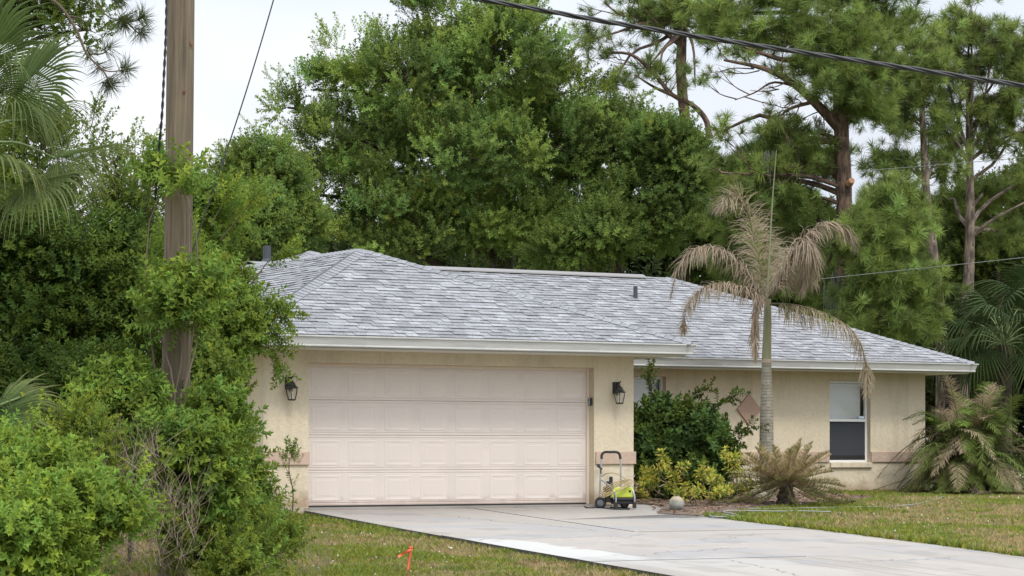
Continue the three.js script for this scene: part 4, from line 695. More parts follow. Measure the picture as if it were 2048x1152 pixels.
// ------------------------------------------------------------------ planting in front of the wing
const RP = 46.5;                                               // the palm stands in the bed
{
  const f0 = at(1534, 1000, RP), foot = V3(f0.x, groundY(f0.x, f0.z) - 0.05, f0.z), L = (x, y, d = RP) => at(x, y, d).sub(foot);
  const root = thing('royal_palm', 'slim palm with drooping dead brown fronds in front of the wing', 'palm', foot);
  const ringTex = dataTex(256, (x, y) => { const ring = Math.pow(Math.abs(Math.sin(y * 18 * Math.PI + fbm(x * 4, y * 4, 4, 2, 4))), 0.35), a = fbm(x * 8, y * 20, 4, 5, 77), k = (0.75 + 0.25 * ring) * (0.7 + 0.5 * a); return [k, k * 0.985, k * 0.95]; }, true, 1);
  const tr = L(1533, 900), r = rngOf(61);
  mesh('trunk', tube([V3(tr.x, 0, 0), L(1533, 900), L(1533, 800), L(1533, 722)], (t) => lerp(0.125, 0.086, smooth(0.1, 1, t)) * (1 + 0.1 * Math.sin(clamp((t - 0.2) / 0.7) * Math.PI)), 0, 18, 40), stdMat({ color: rgb(0.29, 0.27, 0.225), map: ringTex, bumpMap: ringTex, bumpScale: 0.01 }), root);
  const cs = mesh('crownshaft', tube([L(1533, 722), L(1534, 680), L(1535, 630), L(1535, 598)], (t) => lerp(0.086, 0.06, t), 0, 16, 20), stdMat({ map: dataTex(256, (x, y) => { const a = fbm(x * 24, y * 3, 3, 5, 78); return [S(lerp(0.2, 0.3, a)), S(lerp(0.21, 0.28, a)), S(lerp(0.09, 0.17, a))]; }), roughness: 0.6 }), root); cs.userData.label = 'smooth olive green crownshaft';
  mesh('collar', tube([L(1533, 726), L(1533, 718)], 0.09, 0.088, 16, 2), stdMat({ color: rgb(0.42, 0.32, 0.25) }), root);
  mesh('spear_leaf', tube([L(1534, 600), L(1539, 500), L(1545, 400), L(1553, 300)], 0.026, 0.006, 6, 14), stdMat({ color: rgb(0.19, 0.2, 0.11) }), root);
  const dead = (t, q) => { const k = 0.45 + 0.9 * q(); return [0.35 * k, 0.268 * k, 0.193 * k]; }, grn = (lo) => (t, q) => { const k = 0.7 + 0.6 * q(), g = q() < lo * (1 - t * 0.9); return g ? [0.15 * k, 0.19 * k, 0.045 * k] : [0.36 * k, 0.29 * k, 0.19 * k]; };
  const fr = (pts, o, label) => { const m = mesh('frond', frondGeo(pts.map((p) => L(p[0], p[1], RP + (p[2] ?? 0))), { w: 0.0155, n: 190, droop: 0.9, frizz: 0.2, len: 0.42, r0: 0.022, rachis: [0.2, 0.17, 0.1], tip: [0.35, 0.29, 0.21], mess: 0.5, ...o }), M.frond, root); if (label) m.userData.label = label; };
  fr([[1534, 600], [1522, 540, 0.1], [1508, 480, 0.2], [1496, 430, 0.3], [1478, 400, 0.2], [1455, 396, 0.1], [1438, 420, 0]], { seed: 1, col: grn(0.75), len: 0.56, droop: 0.45, sweep: 0.75, from: 0.08 }, 'half green frond standing at the left');
  fr([[1532, 596], [1512, 570, -0.1], [1480, 530, -0.2], [1440, 497, -0.3], [1395, 495, -0.4], [1360, 530, -0.5], [1340, 600, -0.5]], { seed: 2, col: dead, len: 0.48 }, 'withered brown frond arching to the left');
  fr([[1530, 600], [1505, 585, -0.3], [1460, 568, -0.5], [1415, 572, -0.7], [1378, 605, -0.8], [1364, 672, -0.8]], { seed: 3, col: dead, len: 0.42 }, 'lowest withered frond on the left');
  fr([[1532, 600], [1520, 592, -0.4], [1512, 625, -0.5], [1510, 670, -0.5], [1511, 722, -0.5]], { seed: 4, col: dead, len: 0.3, droop: 1.4, n: 130 }, 'dead frond hanging straight down beside the crownshaft');
  fr([[1537, 600], [1556, 565, 0.1], [1585, 510, 0.2], [1620, 462, 0.2], [1660, 446, 0.2], [1695, 462, 0.2], [1714, 500, 0.2]], { seed: 5, col: dead, len: 0.46, sweep: 0.8 }, 'withered frond arching high to the right');
  fr([[1536, 598], [1560, 560, -0.4], [1582, 515, -0.7], [1605, 480, -0.9], [1622, 490, -1.0], [1620, 530, -1.0], [1606, 580, -1.0]], { seed: 6, col: dead, len: 0.5, droop: 1.2 }, 'withered frond with matted tip right of the spear');
  fr([[1538, 608], [1565, 608, -0.2], [1605, 613, -0.4], [1660, 632, -0.6], [1705, 662, -0.7], [1728, 710, -0.7], [1736, 790, -0.7]], { seed: 7, col: grn(0.55), len: 0.52, vee: 0.1, droop: 0.9 }, 'lowest frond on the right, green near its base');
  fr([[1534, 598], [1530, 550, 0.5], [1520, 490, 0.8], [1505, 440, 0.9]], { seed: 8, col: grn(0.8), len: 0.52, droop: 0.4, sweep: 0.9 }, 'upright half green frond');
  fr([[1537, 599], [1562, 555, -0.5], [1590, 505, -0.7], [1612, 492, -0.8], [1616, 540, -0.7], [1600, 590, -0.6]], { seed: 10, col: dead, len: 0.5, droop: 1.0 });
  fr([[1536, 598], [1552, 560, 0.5], [1570, 520, 0.9], [1590, 500, 1.1]], { seed: 9, col: grn(0.4), len: 0.42, droop: 0.6, sweep: 0.9 });
}
{ // sago palm, browned by frost
  const g = onGround(1572, 1010), foot = V3(g.x, g.y - 0.02, g.z), root = thing('sago_palm', 'browned sago palm on a short dark trunk beside the mulch bed', 'cycad', foot), r = rngOf(65);
  mesh('trunk', tube([V3(0, 0, 0), V3(0, 0.15, 0), V3(0, 0.36, 0)], (t) => 0.17 - 0.05 * t, 0, 14, 12, 0.25, r), M.oakBark, root);
  for (let i = 0; i < 72; i++) {
    const k = i / 72, az = i * 2.39996 + r() * 0.4, el = lerp(1.2, -0.35, Math.pow(k, 0.9)) + (r() - 0.5) * 0.2, l = (0.72 + 0.24 * r()) * lerp(0.95, 1.35, k), d = V3(Math.cos(az) * Math.cos(el), Math.sin(el), Math.sin(az) * Math.cos(el)), a = V3(d.x * 0.06, 0.36, d.z * 0.06);
    const sagK = lerp(0.12, 0.5, k), pts = [0, 0.35, 0.7, 1].map((t) => a.clone().addScaledVector(d, l * t).add(V3(0, -sagK * l * t * t * 0.55, 0))); pts.forEach((q) => { if (q.y < 0.05) q.y = 0.05 + r() * 0.04; });
    const c = k < 0.55 ? (t, q) => { const m = 0.75 + 0.5 * q(); return (t > 0.8 && q() < 0.5) || q() < 0.22 ? [0.22 * m, 0.22 * m, 0.065 * m] : [0.44 * m, 0.34 * m, 0.2 * m]; } : (t, q) => { const m = 0.7 + 0.6 * q(); return q() < 0.72 ? [0.15 * m, 0.17 * m, 0.055 * m] : [0.3 * m, 0.21 * m, 0.12 * m]; };
    mesh('frond', frondGeo(pts, { seed: 200 + i, n: 60, len: 0.125, w: 0.012, frizz: 0.12, vee: 0.9, droop: 0.15, sweep: 0.7, from: 0.15, col: c, r0: 0.009, rachis: [0.3, 0.22, 0.13], mess: 0.2 }), M.frond, root);
  }
}
{ // clump of feather palms at the corner
  const f0 = onGround(1948, 990), foot = V3(f0.x, f0.y, f0.z - 0.5), root = thing('feather_palm_clump', 'bushy clump of feather palms with frost-browned tips by the house corner', 'palm', foot), r = rngOf(67), d0 = -foot.z;
  for (let i = 0; i < 7; i++) { const a = i * 0.9, x = Math.cos(a) * 0.3, z = Math.sin(a) * 0.3; mesh('stem', tube([V3(x, 0, z), V3(x * 1.3, 0.4, z * 1.3), V3(x * 1.6, 0.8 + 0.3 * r(), z * 1.6)], 0.06, 0.045, 8, 6), M.oakBark, root); }
  for (let i = 0; i < 290; i++) {
    const low = i % 3 === 0, hub = V3(gauss(r) * 0.45, low ? 0.25 + 0.5 * r() : 0.35 + 0.85 * r(), gauss(r) * 0.4), az = r() * 6.283, el = low ? 0.7 * r() : lerp(1.35, 0.0, Math.pow(r(), 0.9)), l = (low ? 0.9 : 1.15) + 0.45 * r(), d = V3(Math.cos(az) * Math.cos(el), Math.sin(el), Math.sin(az) * Math.cos(el));
    const pts = [0, 0.3, 0.6, 1].map((t) => hub.clone().addScaledVector(d, l * t).add(V3(0, -0.82 * l * Math.pow(t, 2.3) * (0.15 + 0.85 * Math.cos(el)), 0))); pts.forEach((q) => { if (q.y < 0.08) q.y = 0.08; });
    const brown = r() < 0.34, up = r() < 0.2 && el > 0.4;
    const c = (t, q) => { const m = 0.7 + 0.6 * q(); return brown && t > 0.3 ? [0.36 * m, 0.285 * m, 0.17 * m] : up ? [0.16 * m, 0.24 * m, 0.04 * m] : [0.12 * m, 0.155 * m, 0.034 * m]; };
    mesh('frond', frondGeo(pts, { seed: 300 + i, n: 50, len: 0.25, w: 0.0115, frizz: 0.08, vee: 0.3, droop: 0.3, sweep: 0.8, from: 0.1, col: c, tip: brown ? [0.33, 0.25, 0.17] : null, r0: 0.01, rachis: [0.12, 0.14, 0.05], mess: 0.3 }), M.frond, root);
  }
}
const glossy = [1, 2, 3].map((s) => sprig(160 + s, { L: 0.3, n: 11, len: 0.095, wid: 0.055, spread: 1.05 }));
M.shrubLeaf = leafMat({ transmission: 0.3, clearcoat: 0.2 });
{
  const d = 46.2, f = onGround(1370, 1000), foot = at(1370, 990, d); foot.y = groundY(foot.x, foot.z);
  plant({
    name: 'flowering_shrub', label: 'big dark green shrub between the garage wall and the slim palm', category: 'shrub', seed: 71, bark: M.twig, trunkName: 'stems', leafName: 'foliage', trunk: [foot, foot.clone().add(V3(0, 0.4, 0)), foot.clone().add(V3(-0.1, 0.9, 0))], r0: 0.05, r1: 0.03, limbFrom: 0.1,
    blobs: [[1340, 900, 90, 80, 46.2], [1295, 880, 45, 60, 46], [1395, 885, 55, 50, 46], [1345, 860, 50, 45, 46.5], [1410, 935, 50, 45, 46], [1370, 960, 90, 40, 45.6]].map((b) => blob(b[0], b[1], b[4], b[2], b[3], 0.55)),
    clusters: 240, per: 8, spread: 0.14, shrink: 0.18, colour: [0.06, 0.115, 0.03], vary: 0.35, yellow: 0.3, sprigs: glossy, mat: M.shrubLeaf, twigR: 0.008, low: 0.05, shoots: 9, shootL: 0.35, shell: { inner: 0.6, keep: 0.8 },
    extra: (root, limbs, sc, L, r) => {
      for (const w of [[[1370, 880], [1420, 825], [1445, 800], [1473, 788]], [[1390, 900], [1440, 880], [1480, 862], [1515, 852]], [[1350, 860], [1375, 810], [1385, 790], [1420, 778]], [[1300, 850], [1303, 780], [1301, 735]], [[1400, 910], [1450, 905], [1480, 880]]]) {
        const pts = w.map(([x, y], i) => L(at(x, y, 46.2 - 0.12 * i))); limbs.push(tube(pts, 0.009, 0.004, 5, 8)); const cv = new THREE.CatmullRomCurve3(pts);
        for (let t = 0.2; t <= 1; t += 0.085) { const p = cv.getPoint(t), T = cv.getTangent(t); for (let k = 0; k < 2; k++) sc[0].put(p, T.clone().addScaledVector(rdir(r), 0.9).normalize(), r() * 6, 0.5 + 0.3 * r(), colr([0.05, 0.085, 0.02], r, 0.3, 0.4)); }
      }
    },
  });
}
{ // variegated yellow shrubs
  const cY = [[0.52, 0.46, 0.08], [0.4, 0.4, 0.07], [0.11, 0.17, 0.03], [0.6, 0.54, 0.17], [0.2, 0.26, 0.045]], ros = [1, 2, 3].map((s) => rosette(170 + s, { colours: cY, len: 0.088, wid: 0.036 }));
  const shrub = (label, seed, foot, heads) => {
    const base = foot, root = thing('variegated_shrub', label, 'shrub', base, 0, 'yellow variegated shrubs in the bed'), r = rngOf(seed), sc = [new Scatter()], st_ = [];
    for (const [x, y, d, n] of heads) {
      const c = at(x, y, d); st_.push(limb(V3(gauss(r) * 0.05, 0, gauss(r) * 0.05), c.clone().sub(base), 0.011, 0.006, r, 0.05, 5));
      for (let i = 0; i < n * 0.36; i++) { const off = V3(gauss(r), gauss(r) * 0.8, gauss(r)).multiplyScalar(0.075), dir = off.clone().normalize().addScaledVector(UPV, 0.9).addScaledVector(V3(0, 0, 0.4), 1).normalize(); sc[0].put(c.clone().add(off).sub(base), dir, r() * 6, 0.75 + 0.4 * r(), colr([1, 0.97, 0.9], r, 0.15, 0)); }
    }
    mesh('stems', st_, stdMat({ color: rgb(0.3, 0.24, 0.16) }), root); sc.forEach((s, i) => s.build('foliage', ros[i], M.leafV, root, 'stuff'));
  };
  const fp = (x, y) => { const p = onGround(x, y); return p; };
  shrub('yellow variegated shrub nearest the garage corner, below the big dark shrub', 81, fp(1345, 1000), [[1290, 965, 44, 7], [1275, 985, 43.8, 5], [1305, 940, 44, 8], [1330, 925, 44.2, 8], [1355, 940, 44, 8], [1350, 970, 43.8, 6], [1320, 960, 44, 6], [1295, 1000, 43.6, 4], [1365, 985, 43.5, 4]]);
  shrub('yellow variegated shrub with a bent bare stem, right of the concrete ball', 82, fp(1418, 1010), [[1415, 945, 43.5, 7], [1405, 960, 43.4, 6], [1425, 970, 43.2, 7], [1432, 990, 43, 6], [1420, 1000, 42.8, 5], [1440, 975, 43.2, 5]]);
  shrub('small low yellow shrub between the concrete ball and the bent-stemmed shrub', 83, fp(1384, 1006), [[1380, 985, 42.6, 6], [1392, 992, 42.5, 5], [1374, 995, 42.5, 4]]);
  shrub('tallest yellow variegated shrub, behind the left fronds of the sago', 84, fp(1470, 1003), [[1452, 912, 44.8, 6], [1465, 925, 44.8, 6], [1470, 950, 44.6, 6], [1480, 975, 44.2, 7], [1490, 985, 44, 6]]);
}

// ------------------------------------------------------------------ the overgrown verge at the left, pole and wires
const shrubSprigs = [1, 2, 3, 4].map((s) => sprig(180 + s, { L: 0.25, n: 13, len: 0.054, wid: 0.025, spread: 0.95, tipTuft: 4 }));
const smallSprigs = [1, 2].map((s) => sprig(190 + s, { L: 0.2, n: 14, len: 0.042, wid: 0.02, spread: 0.9 }));
const verge = (o) => plant({ name: 'shrub', category: 'shrub', bark: M.twig, trunkName: 'stems', leafName: 'foliage', mat: M.leaf, per: 9, spread: 0.16, sprigs: shrubSprigs, r0: 0.035, r1: 0.02, limbFrom: 0.05, twigR: 0.007, low: 0.02, yellow: 0.25, vary: 0.3, shrink: 0.17, up: 0.8, shoots: 34, shell: { inner: 0.6, keep: 0.82 }, ...o, trunk: (() => { const p = at(o.foot[0], o.foot[1], o.foot[2]), g = V3(p.x, groundY(p.x, p.z) - 0.1, p.z); return [g, g.clone().lerp(p, 0.5).add(V3(0.05, 0, 0)), p]; })(), blobs: o.b.map((b) => blob(b[0], b[1], b[4], b[2], b[3], b[5])) });
verge({ label: 'tall dark shrub thicket left of the pole, under the fan palm', seed: 91, foot: [150, 700, 30], b: [[40, 480, 80, 80, 30], [140, 540, 90, 80, 30], [240, 520, 70, 80, 30.5], [60, 640, 110, 100, 30], [200, 660, 110, 90, 30], [300, 620, 50, 90, 30], [60, 780, 110, 80, 29.5], [200, 790, 120, 90, 29], [300, 740, 60, 80, 29.5], [-60, 560, 80, 160, 30], [100, 900, 150, 80, 28], [265, 940, 90, 60, 27.5]], clusters: 760, colour: [0.085, 0.155, 0.034], per: 9 });
verge({ label: 'loose airy shrub between the fan palm and the upper pole', seed: 92, foot: [260, 560, 31], b: [[270, 290, 45, 40, 31], [210, 330, 50, 50, 31], [300, 340, 40, 50, 30.5], [250, 400, 70, 60, 31], [300, 440, 40, 60, 31], [180, 260, 35, 35, 31.5], [80, 290, 80, 80, 32.5], [50, 420, 100, 80, 32.5], [150, 420, 60, 60, 32]], clusters: 230, per: 7, colour: [0.125, 0.2, 0.046], sprigs: smallSprigs, spread: 0.18 });
verge({ label: 'shrub leaning over the roof edge right of the pole', seed: 93, foot: [430, 760, 29], b: [[420, 430, 45, 40, 29], [455, 460, 36, 36, 29.5], [420, 535, 50, 50, 29], [400, 590, 50, 70, 28.5], [450, 605, 55, 52, 29], [440, 660, 80, 60, 28.5], [480, 630, 42, 36, 28.8], [465, 680, 40, 40, 28.6], [360, 500, 30, 40, 27.5]], clusters: 290, per: 9, shootL: 0.26, colour: [0.16, 0.265, 0.056], extra: (root, limbs, sc, L, r) => { for (const w of [[[440, 480], [490, 420], [520, 380]], [[500, 570], [550, 510], [575, 500]], [[480, 600], [555, 620], [575, 636]], [[480, 650], [540, 652], [566, 690]], [[470, 620], [525, 604], [556, 606]], [[500, 690], [545, 700], [562, 745]], [[420, 450], [450, 400], [458, 375]]]) { const pts = w.map(([x, y]) => L(at(x, y, 28.6))); limbs.push(tube(pts, 0.007, 0.003, 4, 6)); const cv = new THREE.CatmullRomCurve3(pts); for (let t = 0.3; t <= 1; t += 0.07) for (let k = 0; k < 2; k++) sc[0].put(cv.getPoint(t), cv.getTangent(t).addScaledVector(rdir(r), 0.8).normalize(), r() * 6, 0.7 + 0.35 * r(), colr([0.15, 0.25, 0.05], r, 0.2, 0.3)); } } });
verge({ label: 'leafy shrub hiding the left corner of the garage', seed: 94, foot: [500, 960, 28], shootL: 0.28, b: [[430, 780, 45, 50, 28], [410, 750, 45, 60, 28], [435, 860, 45, 60, 27.8], [415, 880, 60, 70, 27.5], [460, 935, 40, 45, 28], [435, 970, 75, 60, 27.5], [505, 1020, 45, 36, 27.5], [420, 1030, 80, 50, 26.5], [500, 1060, 50, 30, 27]], clusters: 420, per: 9, colour: [0.155, 0.25, 0.054] });
verge({ label: 'climbing shrub wrapped round the lower pole', seed: 95, foot: [340, 900, 25.2], b: [[235, 810, 55, 55, 25.5], [270, 840, 45, 40, 25.3], [390, 915, 45, 45, 25], [345, 905, 50, 35, 24.8], [430, 850, 40, 50, 25.5], [405, 970, 50, 60, 25], [335, 365, 20, 34, 26.4], [362, 372, 14, 20, 25.6], [350, 635, 34, 30, 25.5], [392, 590, 24, 30, 25.6], [325, 610, 26, 30, 25.9]], clusters: 330, per: 8, spread: 0.12, size: 1.1, shoots: 12, shootL: 0.3, colour: [0.15, 0.255, 0.052] });
verge({ label: 'bright green bush filling the lower left corner', seed: 96, foot: [120, 1120, 22.5], b: [[30, 950, 70, 45, 23], [110, 970, 75, 42, 22.5], [30, 1000, 90, 55, 22.5], [170, 1030, 75, 38, 22], [250, 1058, 55, 30, 22], [90, 1045, 90, 50, 22], [30, 1100, 100, 60, 21.5], [110, 1140, 80, 45, 21.8], [-60, 1030, 80, 120, 22.5]], size: 1.05, clusters: 520, per: 8, spread: 0.12, colour: [0.185, 0.31, 0.062], vary: 0.2 });
verge({ label: 'feathery light green seedling bush behind the lower left bush', seed: 97, foot: [170, 960, 24], b: [[165, 900, 40, 40, 24], [150, 940, 50, 45, 24], [90, 900, 30, 25, 24.2]], clusters: 120, per: 8, spread: 0.12, colour: [0.16, 0.24, 0.045], sprigs: smallSprigs });
verge({ label: 'low weedy bush at the foot of the garage-corner shrub', seed: 98, foot: [480, 1130, 25.5], b: [[430, 1110, 50, 40, 25], [520, 1110, 40, 30, 25.5], [360, 1090, 40, 40, 24.8], [570, 1090, 30, 26, 26.5], [470, 1150, 60, 24, 24.5]], clusters: 130, per: 6, spread: 0.12, colour: [0.15, 0.235, 0.046], sprigs: smallSprigs });
{ // sapling at the garage wall
  const g = onGround(585, 1026), root = thing('sapling', 'thin sapling with a tuft of leaves against the garage wall', 'sapling', g), r = rngOf(99), L = (x, y) => at(x, y, -g.z - 0.05).sub(g), sc = new Scatter(), pts = [V3(0, 0, 0), L(586, 985), L(578, 940), L(579, 915)];
  mesh('stem', [tube(pts, 0.012, 0.006, 6, 12), tube([L(580, 950), L(571, 935)], 0.006, 0.003, 4, 3), tube([L(584, 975), L(592, 968)], 0.005, 0.003, 4, 3)], M.twig, root);
  for (const [x, y, n] of [[579, 912, 10], [588, 918, 6], [570, 922, 5], [592, 928, 4], [568, 938, 3], [592, 970, 2]]) for (let i = 0; i < n; i++) sc.put(L(x + gauss(r) * 5, y + gauss(r) * 5), V3(gauss(r) * 0.6, 0.6 + r() * 0.5, gauss(r) * 0.6).normalize(), r() * 6, 0.6 + 0.4 * r(), colr([0.17, 0.27, 0.06], r));
  sc.build('foliage', shrubSprigs[0], M.leaf, root, 'stuff');
}
{ // overhanging branches at the top left
  const r = rngOf(105);
  plant({ name: 'oak_tree', label: 'leafy oak branches hanging in at the top left corner', category: 'tree', seed: 106, bark: M.oakBark, trunk: footed([[-140, 700, 36], [-120, 300, 36], [-60, 20, 36]]), r0: 0.2, r1: 0.08, limbFrom: 0.6, blobs: [[40, 20, 70, 40, 36], [120, 40, 50, 40, 36], [170, 60, 45, 40, 36], [200, 20, 40, 30, 36], [-20, 70, 60, 50, 36], [60, -30, 120, 40, 36], [20, 230, 60, 60, 36], [-40, 330, 60, 100, 36]].map((b) => blob(b[0], b[1], b[4], b[2], b[3])), clusters: 230, per: 9, spread: 0.18, shrink: 0.1, colour: [0.11, 0.17, 0.035], sprigs: smallSprigs, shell: { inner: 0.4, keep: 0.7 } });
  const foot = at(-330, 900, 31); foot.y = groundY(foot.x, foot.z) - 0.1;
  const root = thing('pine_tree', 'pine branch with separate needle tufts reaching in beside the pole top', 'tree', foot), L = (x, y, d = 31) => at(x, y, d).sub(foot);
  mesh('trunk', tube([V3(0, 0, 0), L(-320, 400), L(-300, -100), L(-290, -260)], 0.18, 0.1, 10, 20), M.pineBark, root);
  const br = [[[-300, -120], [-60, -40], [105, 0], [150, 55], [175, 110], [205, 140], [225, 175]], [[105, 0], [170, -5], [220, 35], [255, 45], [290, 35]], [[175, 108], [205, 107], [222, 95]], [[195, 135], [220, 143], [255, 138]], [[255, 45], [275, 65], [285, 70]], [[130, 30], [165, 40], [160, 62]], [[165, -20], [200, -10], [240, -5]]];
  mesh('branches', br.map((w, i) => tube(w.map(([x, y]) => L(x, y, 31 + (i % 3 - 1) * 0.15)), i ? 0.012 : 0.026, i ? 0.005 : 0.009, 6, w.length * 5)), M.twig, root);
  const tg = [1, 2].map((s) => tuft(210 + s, { n: 80, len: 0.24, w: 0.005, cone: 1.45, stem: 0.12 })), sc = [new Scatter()];
  for (const [x, y, dx, dy, n] of [[222, 172, 0.3, -1, 3], [222, 95, 0.9, 0.4, 1], [255, 138, 1, 0, 2], [292, 34, 1, 0.3, 2], [285, 70, 0.7, -0.7, 2], [250, 48, 0.6, -0.6, 4], [240, -5, 1, 0.2, 3], [205, 138, 0.5, -1, 1], [180, 112, 0, -1, 1]]) for (let i = 0; i < n; i++) sc[0].put(L(x + gauss(r) * 4, y + gauss(r) * 4, 31 + gauss(r) * 0.1), V3(dx + gauss(r) * 0.5, dy + gauss(r) * 0.4, gauss(r) * 0.5).normalize(), r() * 6, 0.8 + 0.3 * r(), colr([0.07, 0.095, 0.04], r));
  sc.forEach((s, i) => s.build('needles', tg[i], M.needle, root, 'stuff'));
}
{ // fan palm
  const d = 27.5, c = at(-75, 300, d), foot = onG(c.x, c.z), root = thing('fan_palm', 'fan palm with drooping pale leaf tips at the left edge', 'palm', foot), r = rngOf(111);
  mesh('trunk', tube([V3(0, 0, 0), c.clone().sub(foot).multiplyScalar(0.5), c.clone().sub(foot)], 0.19, 0.17, 12, 14, 0.2, r), M.oakBark, root);
  let fi = 0;
  const leaf = (root, base, p, dir, up, o, from) => { const m = mesh('fan_leaf', hangingFan(220 + fi++, V3(...dir), V3(...up), o), M.frond, root); m.position.copy(p).sub(base); const a = from.clone().sub(base), b = m.position.clone(), k = a.clone().lerp(b, 0.55); k.y += a.distanceTo(b) * 0.12; mesh('leaf_stalk', tube([a, k, b], 0.016, 0.011, 5, 8), M.stalk, root); };
  const put = (x, y, dz, dir, up, o = {}) => leaf(root, foot, at(x, y, d + dz), dir, up, o, c);
  put(25, 190, -0.3, [0.75, 0.6, 0.1], [-0.45, 0.45, 0.75], { R: 0.85, split: 0.72, heavy: 0.36, sweepA: 1.6, col: [0.05, 0.085, 0.02], tip: [0.1, 0.13, 0.04] });
  put(110, 316, -0.3, [1, 0.12, 0.1], [0, 0.9, 0.45], { R: 0.9, split: 0.55, heavy: 0.45, sweepA: 1.7, n: 50 });
  put(55, 365, -0.6, [0.9, 0.05, 0.35], [0, 0.85, 0.5], { R: 0.9, split: 0.5, heavy: 0.6, sweepA: 1.9, n: 50, tip: [0.2, 0.22, 0.1] });
  put(15, 235, -0.8, [0.5, 0.25, 0.7], [0, 0.9, -0.2], { R: 0.85, split: 0.35, heavy: 0.75, tip: [0.17, 0.2, 0.09] });
  put(-20, 170, -0.6, [0.1, 0.6, 0.7], [0, 0.8, -0.5], { R: 0.9, split: 0.4, heavy: 0.7, tip: [0.17, 0.2, 0.09] });
  put(60, 240, 0.5, [0.8, 0.4, -0.4], [-0.2, 0.9, 0.2], { R: 0.8, split: 0.45, heavy: 0.6 });
  put(-30, 320, -0.8, [0.5, -0.1, 0.8], [0.2, 0.8, 0.3], { heavy: 0.8 });
  put(-30, 130, 0.3, [0.1, 1, -0.1], [0, 0.2, 1], { R: 0.95, split: 0.62, heavy: 0.4, sweepA: 1.6, tip: [0.08, 0.115, 0.04] });
  put(-70, 280, 0, [-1, 0.2, 0.2], [0, 1, 0.2]); put(-50, 370, 0.4, [-0.6, -0.2, -0.5], [-0.2, 0.8, 0]);
  const d2 = 24, c2 = at(-70, 880, d2), f2 = onG(c2.x, c2.z), r2 = thing('palmetto', 'low palmetto leaf poking in at the left edge above the bright bush', 'palm', f2);
  mesh('stem', tube([V3(0, 0, 0), c2.clone().sub(f2).multiplyScalar(0.5), c2.clone().sub(f2)], 0.05, 0.04, 8, 6), M.oakBark, r2);
  for (const [x, y, dir, up, o] of [[-20, 828, [1, 0.28, 0.1], [-0.2, 0.6, 0.75], { R: 0.62, split: 0.7, heavy: 0.3, sweepA: 1.2, n: 34, col: [0.055, 0.1, 0.03] }], [40, 795, [1, -0.2, -0.2], [0.2, 0.9, 0.3], { R: 0.6, split: 0.3, heavy: 0.35, sweepA: 0.9, n: 16 }], [-110, 830, [-0.8, 0.5, 0], [0.3, 0.8, 0.5], { R: 0.6 }], [-80, 800, [0, 1, 0.3], [0, 0.1, -1], { R: 0.6 }]]) leaf(r2, f2, at(x, y, d2), dir, up, o, c2);
}
{ // dead twigs under the bushes, dry weeds
  const r = rngOf(121), g = [];
  for (let i = 0; i < 900; i++) {
    const x = 180 + r() * 230, y = 905 + r() * 240, d = 23.0 + r() * 2; if (x > 400 || (x > 330 && y < 980)) continue;
    const p = at(x, y, d + 0.6), gy = groundY(p.x, p.z) - 0.1; if (p.y < gy) p.y = gy; const a = V3(gauss(r), 0.5 + r(), gauss(r)).normalize(), l = 0.15 + 0.4 * r(), q = p.clone().addScaledVector(a, l), m = p.clone().lerp(q, 0.5).addScaledVector(rdir(r), l * 0.15);
    g.push(tube([p, m, q], 0.0018 + 0.0022 * r(), 0.001, 3, 4));
  }
  tag(mesh('dead_brush', g, M.dryTwig), 'tangle of dry grey twigs under the lower left bushes', 'brush', null, 'stuff');
  const w = [];
  for (let i = 0; i < 520; i++) { const x = 330 + r() * 330, p = onGround(x, 1075 + r() * 95, 0.1), l = 0.1 + 0.3 * r() * (x < 560 ? 1 : 0.6), q = p.clone().add(V3(gauss(r) * 0.1, l, gauss(r) * 0.08)); w.push(tube([p, p.clone().lerp(q, 0.5).addScaledVector(rdir(r), 0.02), q], 0.0032, 0.0012, 3, 3)); }
  tag(mesh('dry_weeds', w, M.dryTwig), 'thin dry weed stalks at the bottom left of the lawn', 'weeds', null, 'stuff');
}
{ // utility pole
  const d = 26, top = at(365, -700, d), a = at(362, 0, d), b = at(345, 1100, d), foot = V3(b.x - 0.03, groundY(b.x, b.z) - 0.15, b.z), root = thing('utility_pole', 'weathered brown wooden utility pole at the left', 'utility pole', foot);
  const wood = dataTex(512, (x, y) => { const f = fbm(x * 60, y * 18, 4096, 5, 131), s = fbm(x * 7, y * 24, 4096, 4, 132), crack = smooth(0.62, 0.7, fbm(x * 36, y * 9 + 7, 4096, 4, 133)), k = (0.35 + 0.95 * f) * (0.75 + 0.5 * s) * (1 - 0.3 * crack); return [S(0.175 * k), S(0.135 * k), S(0.088 * k)]; }, true, 1);
  wood.repeat.set(1, 0.1); const wb = dataTex(256, (x, y) => fbm(x * 50, y * 16, 4096, 4, 134), false, 1); wb.repeat.set(1, 0.1);
  mesh('pole_shaft', tube([V3(0, 0, 0), b.clone().sub(foot), a.clone().sub(foot), top.clone().sub(foot)], (t) => lerp(0.152, 0.125, t), 0, 28, 60), stdMat({ map: wood, bumpMap: wb, bumpScale: 0.006, roughness: 0.95 }), root);
  const dot = (x, y, w, h, c, n, l) => { const p = at(x, y, d - 0.137), m = mesh(n, rbox(w * 0.8, h * 0.8, 0.008, 0.003), stdMat({ color: rgb(...c) }), root); m.position.copy(p.sub(foot)); m.rotation.y = (x - 357) / 30 * 0.9; if (Math.abs(x - 357) > 15) m.position.z -= 0.045; m.userData.label = l; };
  dot(369, 183, 0.035, 0.035, [0.16, 0.05, 0.03], 'pole_tag', 'small reddish square mark'); dot(383, 85, 0.04, 0.05, [0.2, 0.1, 0.045], 'knot', 'orange-brown knot'); dot(366, 770, 0.03, 0.11, [0.015, 0.013, 0.02], 'pole_tag', 'dark tarry mark');
  dot(340, 136, 0.02, 0.03, [0.3, 0.24, 0.17], 'knot', 'pale knot');
}
